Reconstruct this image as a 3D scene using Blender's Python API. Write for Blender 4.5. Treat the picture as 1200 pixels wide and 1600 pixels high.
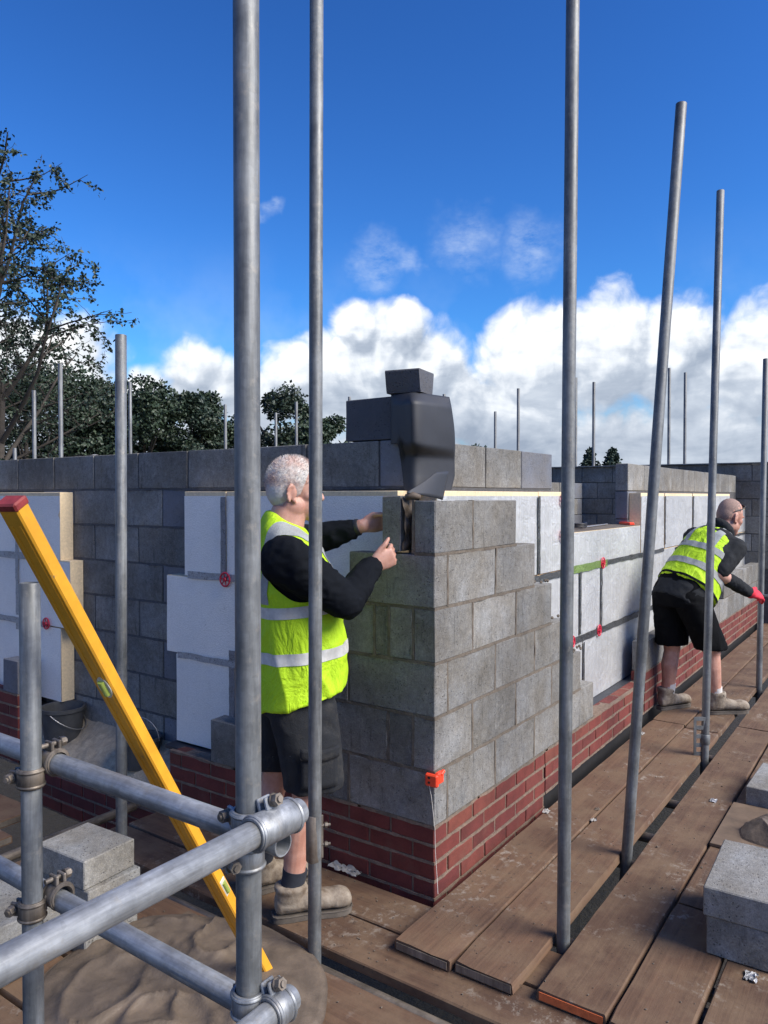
import bpy, bmesh, math, random
import numpy as np
from mathutils import Vector, Matrix, noise
random.seed(7)
rad = math.radians
S = bpy.context.scene
for o in list(bpy.data.objects):
    bpy.data.objects.remove(o)
COL = S.collection

# ---------------------------------------------------------------- camera
cam_d = bpy.data.cameras.new('camera')
cam_d.sensor_fit = 'HORIZONTAL'
cam_d.sensor_width = 36.0
cam_d.lens = 36.0 * 1180 / 1200
cam_d.clip_start = 0.05
cam_d.clip_end = 6000
cam = bpy.data.objects.new('camera', cam_d)
COL.objects.link(cam)
cam.location = (-2.643, -1.597, 1.62)
PITCH = math.atan(25 / 1180)
cam.rotation_euler = (rad(90) - PITCH, 0, rad(35 - 90))
S.camera = cam
S.render.resolution_x = 768
S.render.resolution_y = 1024
S.view_settings.view_transform = 'Standard'
S.view_settings.look = 'None'
S.view_settings.gamma = 1.0
S.view_settings.exposure = 0.60
S.view_settings.use_curve_mapping = False

# ---------------------------------------------------------------- sun and sky
SUN_EL, SUN_AZ = 40.0, -80.0          # degrees; azimuth counter-clockwise from +X
sd = bpy.data.lights.new('sun', 'SUN')
sd.energy = 4.4
sd.angle = rad(34)
sd.color = (1.0, 0.92, 0.80)
sun = bpy.data.objects.new('sun', sd)
COL.objects.link(sun)
sdir = Vector((math.cos(rad(SUN_AZ)) * math.cos(rad(SUN_EL)), math.sin(rad(SUN_AZ)) * math.cos(rad(SUN_EL)), math.sin(rad(SUN_EL))))
sun.rotation_euler = sdir.to_track_quat('Z', 'Y').to_euler()

world = bpy.data.worlds.new('World')
S.world = world
world.use_nodes = True
W = world.node_tree
for n in list(W.nodes):
    W.nodes.remove(n)

class NT:
    """small helper to write node trees"""
    def __init__(self, t): self.t = t
    def n(self, typ, ins=None, **kw):
        nd = self.t.nodes.new(typ)
        for k, v in kw.items(): setattr(nd, k, v)
        if ins:
            for k, v in ins.items():
                s = nd.inputs[k]
                if isinstance(v, bpy.types.NodeSocket): self.t.links.new(v, s)
                else: s.default_value = v
        return nd
    def m(self, op, a, b=None, c=None, clamp=False):
        i = {0: a}
        if b is not None: i[1] = b
        if c is not None: i[2] = c
        nd = self.n('ShaderNodeMath', i, operation=op); nd.use_clamp = clamp
        return nd.outputs[0]
    def v(self, op, a, b=None, scale=None):
        i = {0: a}
        if b is not None: i[1] = b
        nd = self.n('ShaderNodeVectorMath', i, operation=op)
        if scale is not None:
            if isinstance(scale, bpy.types.NodeSocket): self.t.links.new(scale, nd.inputs['Scale'])
            else: nd.inputs['Scale'].default_value = scale
        return nd.outputs['Value'] if op in ('DOT_PRODUCT', 'DISTANCE', 'LENGTH') else nd.outputs['Vector']
    def mr(self, x, a, b, c=0.0, d=1.0, smooth=False):
        nd = self.n('ShaderNodeMapRange', {0: x, 1: a, 2: b, 3: c, 4: d})
        if smooth: nd.interpolation_type = 'SMOOTHSTEP'
        return nd.outputs[0]
    def mix(self, f, a, b, mode='MIX'):
        nd = self.n('ShaderNodeMix', data_type='RGBA', blend_type=mode)
        for k, v in ((0, f), (6, a), (7, b)):
            s = nd.inputs[k]
            if isinstance(v, bpy.types.NodeSocket): self.t.links.new(v, s)
            else: s.default_value = v if (k == 0 or len(v) == 4) else (*v, 1)
        return nd.outputs[2]
    def noise(self, vec, scale, detail=4, rough=0.5, dist=0.0):
        i = {'Scale': scale, 'Detail': detail, 'Roughness': rough, 'Distortion': dist}
        if vec is not None: i['Vector'] = vec
        return self.n('ShaderNodeTexNoise', i)
    def ramp(self, x, stops):
        nd = self.n('ShaderNodeValToRGB', {0: x})
        e = nd.color_ramp.elements
        while len(e) > 1: e.remove(e[-1])
        e[0].position = stops[0][0]; e[0].color = (*stops[0][1], 1)
        for p, c in stops[1:]:
            q = e.new(p); q.color = (*c, 1)
        return nd.outputs[0]

def dirv(az, el):
    return (math.cos(rad(az)) * math.cos(rad(el)), math.sin(rad(az)) * math.cos(rad(el)), math.sin(rad(el)))

# cumulus heaps along the horizon: (azimuth, elevation, angular radius)
HEAPS = [(35.5, 10.0, 0.085), (38.9, 8.4, 0.08), (31.9, 9.1, 0.076), (28.5, 6.5, 0.076), (42.0, 8.1, 0.059), (44.6, 6.9, 0.05), (36.9, 11.7, 0.052), (33.6, 12.1, 0.047), (23.5, 9.5, 0.092), (18.5, 10.0, 0.09), (13.8, 9.4, 0.09), (8.7, 8.4, 0.084), (4.0, 7.2, 0.101), (49.2, 8.8, 0.055), (46.9, 8.2, 0.049), (52.3, 7.1, 0.04), (57.9, 8.4, 0.074), (62.5, 8.8, 0.078), (67.5, 8.2, 0.09), (25.4, 5.9, 0.1)]
# similar heaps added out of view round the horizon, to whiten the ambient light
HEAPS += [(78, 9.6, 0.128), (91.0, 7.8, 0.086), (102.2, 8.5, 0.138), (115.4, 10.3, 0.121), (128.4, 7.8, 0.114), (138.3, 12.0, 0.089), (152.2, 7.4, 0.13), (163.3, 9.2, 0.14), (172.4, 7.3, 0.144), (184.4, 7.5, 0.149), (199.1, 7.6, 0.113), (208.9, 8.7, 0.125), (218.9, 10.8, 0.088), (228.9, 11.5, 0.111), (240.4, 10.3, 0.116), (251.8, 7.2, 0.132), (266.6, 12.4, 0.128), (277.7, 9.0, 0.13), (290.7, 7.6, 0.1), (301.9, 9.8, 0.138), (313.9, 7.2, 0.138), (325.5, 9.9, 0.099), (337.1, 9.1, 0.135), (346.7, 10.0, 0.097)]
WISPS = [(28.9, 18.5, 0.052), (24.2, 17.5, 0.05), (35.5, 17.0, 0.045), (33.1, 17.3, 0.03), (43.4, 20.0, .02)]

g = bpy.data.node_groups.new('cloud_field', 'ShaderNodeTree')
g.interface.new_socket('Direction', in_out='INPUT', socket_type='NodeSocketVector')
g.interface.new_socket('Density', in_out='OUTPUT', socket_type='NodeSocketFloat')
G = NT(g)
gi = g.nodes.new('NodeGroupInput'); go = g.nodes.new('NodeGroupOutput')
d0 = gi.outputs[0]
warp = G.noise(d0, 9.0, 3, 0.55).outputs['Color']
warp = G.v('SUBTRACT', warp, (0.5, 0.5, 0.5))
d1 = G.v('ADD', d0, G.v('SCALE', warp, scale=0.07))
puff = G.n('ShaderNodeTexVoronoi', {'Vector': d1, 'Scale': 16.0, 'Detail': 2.0, 'Roughness': 0.55, 'Lacunarity': 2.3}, feature='F1', normalize=True).outputs['Distance']
puff = G.mr(puff, 0.0, 0.55, 0.5, -0.5)
fine = G.mr(G.noise(d1, 42.0, 5, 0.6).outputs['Fac'], 0.25, 0.75, -0.5, 0.5)
acc = None
for az, el, r in HEAPS:
    e = G.m('MULTIPLY_ADD', G.v('DISTANCE', d1, dirv(az, el)), -1.0 / r, 1.0)
    acc = e if acc is None else G.m('MAXIMUM', acc, e)
elev = G.n('ShaderNodeSeparateXYZ', {0: d0}).outputs['Z']
big = G.mr(G.noise(d0, 3.1, 3, 0.5).outputs['Fac'], 0.3, 0.7, -0.5, 0.5)
band = G.mr(elev, 0.0, 0.24, 0.95, -0.75)
band = G.m('MINIMUM', G.m('MULTIPLY_ADD', big, 0.45, band), 0.5)
acc = G.m('MAXIMUM', acc, band)
acc = G.m('MULTIPLY_ADD', puff, 0.42, acc)
acc = G.m('MULTIPLY_ADD', fine, 0.16, acc)
g.links.new(acc, go.inputs[0])

N = NT(W)
tc = N.n('ShaderNodeTexCoord').outputs['Generated']
dn = N.v('NORMALIZE', tc)
def field(vec):
    nd = N.n('ShaderNodeGroup'); nd.node_tree = g
    W.links.new(vec, nd.inputs[0]); return nd.outputs[0]
f0 = field(dn)
f1 = field(N.v('ADD', dn, tuple(0.016 * c for c in (Vector((0, 0, 1)) * 0.85 + Vector((-.2, .6, 0)) * 0.6))))
alpha = N.mr(f0, -0.04, 0.38, smooth=True)
relief = N.m('SUBTRACT', f0, f1)
elw = N.n('ShaderNodeSeparateXYZ', {0: dn}).outputs['Z']
high = N.mr(elw, 0.04, 0.23, smooth=True)
flat = N.v('MULTIPLY', dn, (1.0, 1.0, 3.2))
soft = N.mr(N.noise(flat, 6.5, 6, 0.6, 0.4).outputs['Fac'], 0.32, 0.68)
rl = N.mr(relief, -0.16, 0.30)
lit = N.m('MULTIPLY', rl, N.m('MULTIPLY_ADD', high, 0.50, 0.30))
lit = N.m('ADD', lit, N.m('MULTIPLY', high, 0.16))
lit = N.m('ADD', lit, N.m('MULTIPLY_ADD', soft, 0.42, -0.10), clamp=True)
ccol = N.ramp(lit, [(0.0, (0.30, 0.36, 0.46)), (0.35, (0.50, 0.56, 0.65)), (0.65, (0.80, 0.84, 0.89)), (0.92, (1.0, 1.0, 1.0))])
# thin wisps
wacc = None
wd = N.v('ADD', dn, N.v('SCALE', N.v('SUBTRACT', N.noise(dn, 14.0, 4, 0.6).outputs['Color'], (0.5, 0.5, 0.5)), scale=0.10))
for az, el, r in WISPS:
    e = N.m('MULTIPLY_ADD', N.v('DISTANCE', wd, dirv(az, el)), -1.0 / r, 1.0)
    wacc = e if wacc is None else N.m('MAXIMUM', wacc, e)
wn = N.noise(N.v('MULTIPLY', dn, (1, 1, 2.2)), 24.0, 7, 0.68).outputs['Fac']
wal = N.m('MULTIPLY', N.mr(wacc, -0.1, 1.0, smooth=True), N.mr(wn, 0.3, 0.7, 0.0, 0.5))
veil = N.m('MULTIPLY', N.mr(N.noise(dn, 5.0, 5, 0.6).outputs['Fac'], 0.52, 0.75, 0.0, 0.35), N.mr(elw, 0.12, 0.34, 1.0, 0.0, smooth=True))
wal = N.m('MAXIMUM', wal, veil)

sky = N.n('ShaderNodeTexSky', sky_type='NISHITA')
sky.sun_disc = False
sky.sun_elevation = rad(SUN_EL)
sky.sun_rotation = rad(90 - SUN_AZ)
sky.air_density = 1.3
sky.dust_density = 0.2
sky.ozone_density = 4.0
SKY_STRENGTH = 0.10
blue = N.v('SCALE', sky.outputs[0], scale=SKY_STRENGTH)
blue = N.n('ShaderNodeGamma', {'Color': blue, 'Gamma': 1.5}).outputs[0]
blue = N.v('MULTIPLY', blue, tuple(c / SKY_STRENGTH for c in (0.56, 1.10, 1.66)))
CL = 0.80 / SKY_STRENGTH
cl = N.mix(1.0, ccol, (CL, CL, CL), 'MULTIPLY')
wl = (0.62 * CL, 0.72 * CL, 0.88 * CL)
c1 = N.mix(wal, blue, wl)
c2 = N.mix(alpha, c1, cl)
bg = N.n('ShaderNodeBackground', {'Color': c2, 'Strength': SKY_STRENGTH})
out = N.n('ShaderNodeOutputWorld', {'Surface': bg.outputs[0]})
world.cycles.sampling_method = 'NONE'

# ================================================================ helpers
def tag(o, label=None, cat=None, group=None, kind=None):
    if label: o['label'] = label
    if cat: o['category'] = cat
    if group: o['group'] = group
    if kind: o['kind'] = kind
    return o

def thing(name, label, cat, loc=(0, 0, 0), group=None):
    o = bpy.data.objects.new(name, None)
    o.empty_display_size = 0.1
    COL.objects.link(o); o.location = loc
    return tag(o, label, cat, group)

def link(name, me, m=None, parent=None, loc=(0, 0, 0), rot=(0, 0, 0)):
    o = bpy.data.objects.new(name, me)
    COL.objects.link(o)
    if m is not None and not me.materials: me.materials.append(m)
    if parent is not None: o.parent = parent
    o.location = loc; o.rotation_euler = rot
    return o

def wloc(p):
    v = Vector((0, 0, 0))
    while p is not None:
        v += p.location; p = p.parent
    return v

def frame(d):
    d = Vector(d).normalized()
    a = Vector((0, 0, 1)) if abs(d.z) < 0.9 else Vector((1, 0, 0))
    x = a.cross(d).normalized(); y = d.cross(x)
    return x, y, d

class MB:
    """collects shapes in world space; build() links them as one mesh object"""
    def __init__(self): self.v = []; self.f = []
    def add(self, vs, fs):
        k = len(self.v)
        self.v += [tuple(p) for p in vs]; self.f += [tuple(i + k for i in q) for q in fs]
    def box(self, lo, hi, ch=0.0, jit=0.0, M=None, rnd=random):
        lo, hi = Vector(lo), Vector(hi); c = (lo + hi) / 2; h = (hi - lo) / 2
        vs = []; fs = []
        if ch <= 0:
            for sx in (-1, 1):
                for sy in (-1, 1):
                    for sz in (-1, 1): vs.append(Vector((sx * h.x, sy * h.y, sz * h.z)))
            fs = [(0, 1, 3, 2), (4, 6, 7, 5), (0, 4, 5, 1), (2, 3, 7, 6), (0, 2, 6, 4), (1, 5, 7, 3)]
        else:
            ch = min(ch, h.x * .9, h.y * .9, h.z * .9); idx = {}
            for sx in (-1, 1):
                for sy in (-1, 1):
                    for sz in (-1, 1):
                        for a in range(3):
                            p = [sx * (h.x - ch), sy * (h.y - ch), sz * (h.z - ch)]
                            p[a] = (sx, sy, sz)[a] * h[a]
                            idx[(sx, sy, sz, a)] = len(vs); vs.append(Vector(p))
            sg = (-1, 1)
            for a in range(3):
                b, c2 = (a + 1) % 3, (a + 2) % 3
                for s in sg:
                    q = []
                    for sb, sc in ((-1, -1), (1, -1), (1, 1), (-1, 1)):
                        k = [0, 0, 0]; k[a] = s; k[b] = sb; k[c2] = sc
                        q.append(idx[(*k, a)])
                    fs.append(tuple(q if s > 0 else q[::-1]))
                for sb in sg:
                    for sc in sg:
                        k0 = [0, 0, 0]; k1 = [0, 0, 0]
                        k0[a] = -1; k1[a] = 1; k0[b] = k1[b] = sb; k0[c2] = k1[c2] = sc
                        q = (idx[(*k0, b)], idx[(*k1, b)], idx[(*k1, c2)], idx[(*k0, c2)])
                        fs.append(q if sb * sc < 0 else q[::-1])
            for sx in sg:
                for sy in sg:
                    for sz in sg:
                        t = [idx[(sx, sy, sz, a)] for a in range(3)]
                        fs.append(tuple(t if sx * sy * sz > 0 else t[::-1]))
        if jit: vs = [p + Vector((rnd.uniform(-jit, jit), rnd.uniform(-jit, jit), rnd.uniform(-jit, jit))) for p in vs]
        if M is not None: vs = [M @ p + (M @ c if False else c) for p in vs]
        else: vs = [p + c for p in vs]
        self.add(vs, fs); return self
    def obox(self, c, ax, ay, az, hx, hy, hz, ch=0.0):
        """box on three axes"""
        t = MB().box((-hx, -hy, -hz), (hx, hy, hz), ch)
        ax, ay, az, c = Vector(ax), Vector(ay), Vector(az), Vector(c)
        self.add([c + ax * p[0] + ay * p[1] + az * p[2] for p in t.v], t.f); return self
    def rings(self, rs, cap=True, closed=False):
        n = len(rs[0]); vs = [p for r in rs for p in r]; fs = []
        m = len(rs)
        for i in range(m if closed else m - 1):
            for j in range(n):
                a = i * n + j; b = i * n + (j + 1) % n; k = ((i + 1) % m) * n
                fs.append((a, b, k + (j + 1) % n, k + j))
        if cap and not closed:
            fs.append(tuple(range(n - 1, -1, -1))); fs.append(tuple((m - 1) * n + j for j in range(n)))
        self.add(vs, fs); return self
    def tube(self, pts, r, n=12, cap=True):
        pts = [Vector(p) for p in pts]; rs = []
        rr = r if isinstance(r, (list, tuple)) else [r] * len(pts)
        px = None
        for i, p in enumerate(pts):
            d = (pts[min(i + 1, len(pts) - 1)] - pts[max(i - 1, 0)]).normalized()
            if px is None: px, py, _ = frame(d)
            else:
                px = (px - d * px.dot(d)).normalized(); py = d.cross(px)
            rs.append([p + (px * math.cos(2 * math.pi * j / n) + py * math.sin(2 * math.pi * j / n)) * rr[i] for j in range(n)])
        return self.rings(rs, cap)
    def pipe(self, p0, p1, r=0.02415, wall=0.004, n=24):
        """open steel tube with a real bore"""
        p0, p1 = Vector(p0), Vector(p1); x, y, d = frame(p1 - p0)
        def ring(p, q): return [p + (x * math.cos(2 * math.pi * j / n) + y * math.sin(2 * math.pi * j / n)) * q for j in range(n)]
        ri = r - wall; e = d * 0.0015
        return self.rings([ring(p0 + e, r), ring(p1 - e, r), ring(p1, r - .0012), ring(p1, ri), ring(p0, ri), ring(p0, r - .0012)], closed=True)
    def collar(self, c, d, r0, r1, h, n=28, a0=0, a1=360):
        x, y, d = frame(d); c = Vector(c); k = max(3, int(n * (a1 - a0) / 360)); full = (a1 - a0) >= 360
        prof = [(r0, -h), (r1 - .002, -h), (r1, -h + .003), (r1, h - .003), (r1 - .002, h), (r0, h)]
        rs = []
        for i in range(k if full else k + 1):
            t = rad(a0 + (a1 - a0) * i / k); u = x * math.cos(t) + y * math.sin(t)
            rs.append([c + u * q + d * z for q, z in prof])
        return self.rings(rs, cap=not full, closed=full)
    def grid(self, fn, nu, nv):
        vs = [fn(i / nu, j / nv) for j in range(nv + 1) for i in range(nu + 1)]
        fs = [(j * (nu + 1) + i, j * (nu + 1) + i + 1, (j + 1) * (nu + 1) + i + 1, (j + 1) * (nu + 1) + i) for j in range(nv) for i in range(nu)]
        self.add(vs, fs); return self
    def mesh(self, name, off=None):
        me = bpy.data.meshes.new(name)
        vs = self.v if off is None else [(p[0] - off[0], p[1] - off[1], p[2] - off[2]) for p in self.v]
        me.from_pydata(vs, [], self.f); me.update(); return me
    def build(self, name, m, parent=None, smooth=None):
        me = self.mesh(name, wloc(parent) if parent else None)
        o = link(name, me, m, parent)
        if smooth is not None: shade(o, smooth)
        return o

def shade(o, ang=40):
    me = o.data
    for p in me.polygons: p.use_smooth = True
    if ang < 180:
        me.set_sharp_from_angle(angle=rad(ang))
    return o

def own(name, mb, m, label, cat, group=None, smooth=None, kind=None):
    """a one-mesh thing with its origin at the foot of the shape"""
    a = np.array(mb.v); c = ((a[:, 0].min() + a[:, 0].max()) / 2, (a[:, 1].min() + a[:, 1].max()) / 2, a[:, 2].min())
    o = link(name, mb.mesh(name, c), m, None, c)
    if smooth is not None: shade(o, smooth)
    return tag(o, label, cat, group, kind)

# ================================================================ materials
MATS = {}
def mat(name, fn, rough=0.8, metal=0.0, spec=0.5):
    m = bpy.data.materials.new(name); m.use_nodes = True
    t = m.node_tree
    for n in list(t.nodes): t.nodes.remove(n)
    T = NT(t)
    b = T.n('ShaderNodeBsdfPrincipled', {'Roughness': rough, 'Metallic': metal, 'Specular IOR Level': spec})
    T.n('ShaderNodeOutputMaterial', {'Surface': b.outputs[0]})
    T.b = b
    tcn = T.n('ShaderNodeTexCoord'); T.obj = tcn.outputs['Object']; T.gen = tcn.outputs['Generated']
    oi = T.n('ShaderNodeObjectInfo'); T.rnd = oi.outputs['Random']
    T.pos = T.n('ShaderNodeNewGeometry').outputs['Position']
    T.loc = T.v('ADD', T.obj, T.v('SCALE', (13.7, 7.1, 9.3), scale=T.rnd))
    def setp(k, v):
        s = b.inputs[k]
        if isinstance(v, bpy.types.NodeSocket): t.links.new(v, s)
        else: s.default_value = (*v, 1) if k == 'Base Color' and len(v) == 3 else v
    T.set = setp
    def bump(h, strength, dist):
        bn = T.n('ShaderNodeBump', {'Strength': strength, 'Distance': dist, 'Height': h})
        setp('Normal', bn.outputs[0])
    T.bump = bump
    fn(T); MATS[name] = m
    return m

def scale_col(T, col, f):
    """col * f (f a socket)"""
    return T.v('SCALE', col, scale=f)

def concrete(col, var=0.25, streak=0.5, bloom=0.35, k=1.0):
    def fn(T):
        big = T.noise(T.loc, 5.0, 5, 0.6).outputs['Fac']
        sp = T.noise(T.loc, 190.0, 3, 0.8).outputs['Fac']
        mid = T.noise(T.loc, 42.0, 6, 0.75).outputs['Fac']
        pit = T.n('ShaderNodeTexVoronoi', {'Vector': T.loc, 'Scale': 75.0}).outputs['Distance']
        pitn = T.noise(T.loc, 18.0, 2).outputs['Fac']
        pm = T.m('MULTIPLY', T.mr(pit, 0.12, 0.24, 1, 0), T.mr(pitn, 0.46, 0.56))
        st = T.noise(T.v('MULTIPLY', T.loc, (22, 22, 3.0)), 1.6, 5, 0.7).outputs['Fac']
        wet = T.noise(T.pos, 2.3, 4, 0.6, 0.6).outputs['Fac']
        f = T.m('MULTIPLY', T.mr(big, 0.3, 0.7, 1 - var, 1 + var), T.mr(sp, 0.25, 0.75, 1 - .38 * k, 1 + .40 * k))
        f = T.m('MULTIPLY', f, T.mr(mid, 0.3, 0.7, 1 - .28 * k, 1 + .26 * k))
        f = T.m('MULTIPLY', f, T.mr(T.rnd, 0, 1, 1 - .18 * k, 1 + .18 * k))
        f = T.m('MULTIPLY', f, T.mr(st, 0.57, 0.70, 1.0, 1.0 - 0.5 * streak))
        f = T.m('MULTIPLY', f, T.mr(pm, 0, 1, 1.0, 0.40))
        f = T.m('MULTIPLY', f, T.mr(wet, 0.40, 0.62, 1 - .2 * k, 1 + .1 * k))
        c = T.mix(T.mr(big, 0.35, 0.65), (col[0] * 1.05, col[1], col[2] * 0.92), (col[0] * 0.97, col[1], col[2] * 1.04))
        c = scale_col(T, c, f)
        bl = T.m('MULTIPLY', T.mr(T.noise(T.loc, 8.0, 5, 0.7, 1.2).outputs['Fac'], 0.56, 0.72), T.mr(T.noise(T.v('MULTIPLY', T.loc, (1, 1, .35)), 38.0, 5, .7).outputs['Fac'], .42, .62))
        c = T.mix(T.m('MULTIPLY', bl, bloom), c, (min(1, col[0] * 2.1), min(1, col[1] * 2.1), min(1, col[2] * 2.05)))
        T.set('Base Color', c)
        h = T.m('ADD', T.m('MULTIPLY', sp, 0.5), T.m('ADD', mid, T.m('MULTIPLY', pm, -1.6)))
        T.bump(h, 0.7, 0.005)
    return fn
mat('grey_concrete', concrete((0.186, 0.182, 0.172), 0.22, .9, .5), 0.92)
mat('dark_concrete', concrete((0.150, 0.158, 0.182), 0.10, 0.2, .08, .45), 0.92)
mat('charcoal_concrete', concrete((0.082, 0.087, 0.104), .08, .1, .05, .3), .92)
mat('pale_concrete', concrete((0.21, 0.207, 0.198), 0.22, 0.2, .3), 0.92)

def brick(T):
    big = T.noise(T.loc, 9.0, 4, 0.6).outputs['Fac']
    sp = T.noise(T.loc, 120.0, 4, 0.7).outputs['Fac']
    c = T.ramp(T.rnd, [(0, (0.105, 0.022, 0.018)), (0.35, (0.15, 0.030, 0.022)), (0.7, (0.125, 0.025, 0.022)), (1, (0.165, 0.045, 0.028))])
    f = T.m('MULTIPLY', T.mr(big, 0.3, 0.7, 0.75, 1.22), T.mr(sp, 0.25, 0.75, 0.8, 1.2))
    c = scale_col(T, c, f)
    sm = T.noise(T.pos, 7.0, 6, 0.65).outputs['Fac']
    c = T.mix(T.mr(sm, 0.56, 0.80, 0, 0.35), c, (0.15, 0.085, 0.06))
    T.set('Base Color', c); T.bump(T.m('ADD', sp, big), 0.4, 0.003)
mat('red_brick', brick, 0.88)

def mortar(col):
    def fn(T):
        a = T.noise(T.pos, 22.0, 5, 0.65).outputs['Fac']; b = T.noise(T.pos, 130.0, 3, 0.7).outputs['Fac']
        T.set('Base Color', scale_col(T, col, T.m('MULTIPLY', T.mr(a, .3, .7, .7, 1.25), T.mr(b, .3, .7, .85, 1.15))))
        T.bump(T.m('ADD', a, b), 0.7, 0.006)
    return fn
mat('grey_mortar', mortar((0.135, 0.112, 0.088)), 0.95)
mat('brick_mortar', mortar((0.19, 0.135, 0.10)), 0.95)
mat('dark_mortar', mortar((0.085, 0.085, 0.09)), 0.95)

def wetmortar(T):
    a = T.noise(T.pos, 9.0, 6, 0.6, 0.5).outputs['Fac']; b = T.noise(T.pos, 90.0, 4, 0.7).outputs['Fac']
    T.set('Base Color', T.mix(T.mr(a, .35, .65), (0.085, 0.064, 0.046), (0.15, 0.115, 0.084)))
    T.set('Roughness', T.mr(a, .3, .7, .75, .5)); T.bump(T.m('ADD', a, b), 0.4, 0.006)
mat('wet_mortar', wetmortar, 0.7)
mat('sandy_mortar', mortar((0.36, 0.30, 0.22)), .95)

def facing(T):
    v = T.n('ShaderNodeTexVoronoi', {'Vector': T.pos, 'Scale': 150.0}).outputs['Distance']
    a = T.noise(T.pos, 3.0, 5, 0.6).outputs['Fac']; d = T.noise(T.pos, 26.0, 5, 0.7).outputs['Fac']
    f = T.m('MULTIPLY', T.mr(v, 0, .6, 1.0, 0.84), T.mr(a, .3, .7, .93, 1.03))
    f = T.m('MULTIPLY', f, T.mr(d, .62, .76, 1, .70))
    T.set('Base Color', scale_col(T, (0.92, 0.895, 0.85), f))
    T.bump(T.m('ADD', v, T.m('MULTIPLY', a, 2)), 0.5, 0.003)
mat('white_facing', facing, 0.6)

def foil(T):
    s = T.noise(T.v('MULTIPLY', T.pos, (75, 75, 1.6)), 1.0, 4, 0.6, 0.8).outputs['Fac']
    a = T.noise(T.pos, 14.0, 5, 0.65, 1.0).outputs['Fac']; b = T.noise(T.pos, 2.2, 4, 0.6).outputs['Fac']
    T.set('Base Color', scale_col(T, (0.68, 0.69, 0.69), T.m('MULTIPLY', T.mr(b, .3, .7, .85, 1.08), T.mr(s, .3, .7, .9, 1.06))))
    T.set('Roughness', T.mr(a, .3, .7, .28, .5))
    T.bump(T.m('ADD', T.m('MULTIPLY', s, 1.6), a), 0.8, 0.008)
mat('foil_facing', foil, 0.4, 0.45)
mat('cream_foam', lambda T: (T.set('Base Color', scale_col(T, (0.78, 0.62, 0.40), T.mr(T.noise(T.pos, 60.0, 5, 0.7).outputs['Fac'], .3, .7, .82, 1.12))), T.bump(T.noise(T.pos, 200.0, 3).outputs['Fac'], .5, .003)), 0.9)

def tape(col):
    def fn(T):
        s = T.noise(T.pos, 45.0, 5, 0.7, 1.5).outputs['Fac']
        T.set('Base Color', scale_col(T, col, T.mr(s, .3, .7, .6, 1.35)))
        T.set('Roughness', T.mr(s, .3, .7, .2, .55)); T.bump(s, 0.9, 0.008)
    return fn
mat('silver_tape', tape((0.36, 0.37, 0.39)), 0.4, 0.5)
mat('grey_tape', tape((0.22, 0.22, 0.235)), 0.5, 0.3)
mat('dark_tape', tape((0.10, 0.105, 0.11)), 0.4, 0.5)
mat('green_film', tape((0.20, 0.30, 0.09)), 0.35, 0.3)

def steel(col, metal=0.55):
    def fn(T):
        sp = T.n('ShaderNodeTexVoronoi', {'Vector': T.loc, 'Scale': 90.0}).outputs['Color']
        st = T.noise(T.v('MULTIPLY', T.loc, (40, 40, 3)), 1.0, 6, 0.7).outputs['Fac']
        a = T.noise(T.loc, 7.0, 6, 0.65).outputs['Fac']; d = T.noise(T.loc, 30.0, 5, 0.7).outputs['Fac']
        bw = T.n('ShaderNodeRGBToBW', {0: sp}).outputs[0]
        f = T.m('MULTIPLY', T.mr(bw, 0, 1, .9, 1.1), T.mr(st, .32, .68, .58, 1.32))
        f = T.m('MULTIPLY', f, T.mr(a, .35, .65, .68, 1.2))
        c = scale_col(T, col, f)
        c = T.mix(T.mr(d, .56, .70, 0, .6), c, (0.26, 0.24, 0.21))
        T.set('Base Color', c); T.set('Roughness', T.mr(a, .3, .7, .45, .68)); T.bump(T.m('ADD', d, st), 0.25, 0.002)
    return fn
mat('galvanised_steel', steel((0.165, 0.174, 0.178)), 0.5, 0.3)
mat('bright_galvanised_steel', steel((0.32, 0.335, 0.35), .8), 0.42, 0.6)
mat('dirty_steel', steel((0.20, 0.17, 0.14)), 0.55, 0.5)

def timber(T):
    q = T.v('MULTIPLY', T.loc, (2.2, 42, 42))
    gr = T.noise(q, 1.0, 6, 0.65, 0.4).outputs['Fac']
    wide = T.noise(T.v('MULTIPLY', T.loc, (0.8, 8, 8)), 1.0, 4, 0.6, 0.8).outputs['Fac']
    dirt = T.noise(T.pos, 5.0, 6, 0.65).outputs['Fac']; sp = T.noise(T.pos, 38.0, 5, 0.7).outputs['Fac']
    c = T.mix(T.mr(gr, .3, .7), (0.068, 0.036, 0.020), (0.150, 0.084, 0.047))
    c = T.mix(T.mr(wide, .35, .65, 0, .45), c, (0.085, 0.046, 0.029))
    c = scale_col(T, c, T.mr(T.rnd, 0, 1, .8, 1.2))
    c = T.mix(T.mr(dirt, .42, .62, 0, .8), c, (0.150, 0.096, 0.056))
    spl = T.m('MULTIPLY', T.mr(T.noise(T.pos, 3.1, 4, .65).outputs['Fac'], .52, .64), T.mr(T.noise(T.pos, 24.0, 6, .75).outputs['Fac'], .52, .60))
    c = T.mix(T.m('MULTIPLY', spl, .75), c, (0.27, 0.23, 0.185))
    dk = T.m('MULTIPLY', T.mr(sp, .60, .68), T.mr(T.noise(T.pos, 2.3, 3, .6).outputs['Fac'], .40, .55))
    c = T.mix(T.m('MULTIPLY', dk, .75), c, (0.026, 0.019, 0.015))
    T.set('Base Color', c); T.set('Roughness', .85)
    T.bump(T.m('ADD', gr, T.m('MULTIPLY', sp, .7)), 0.5, 0.004)
mat('scaffold_timber', timber, 0.85)

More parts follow.
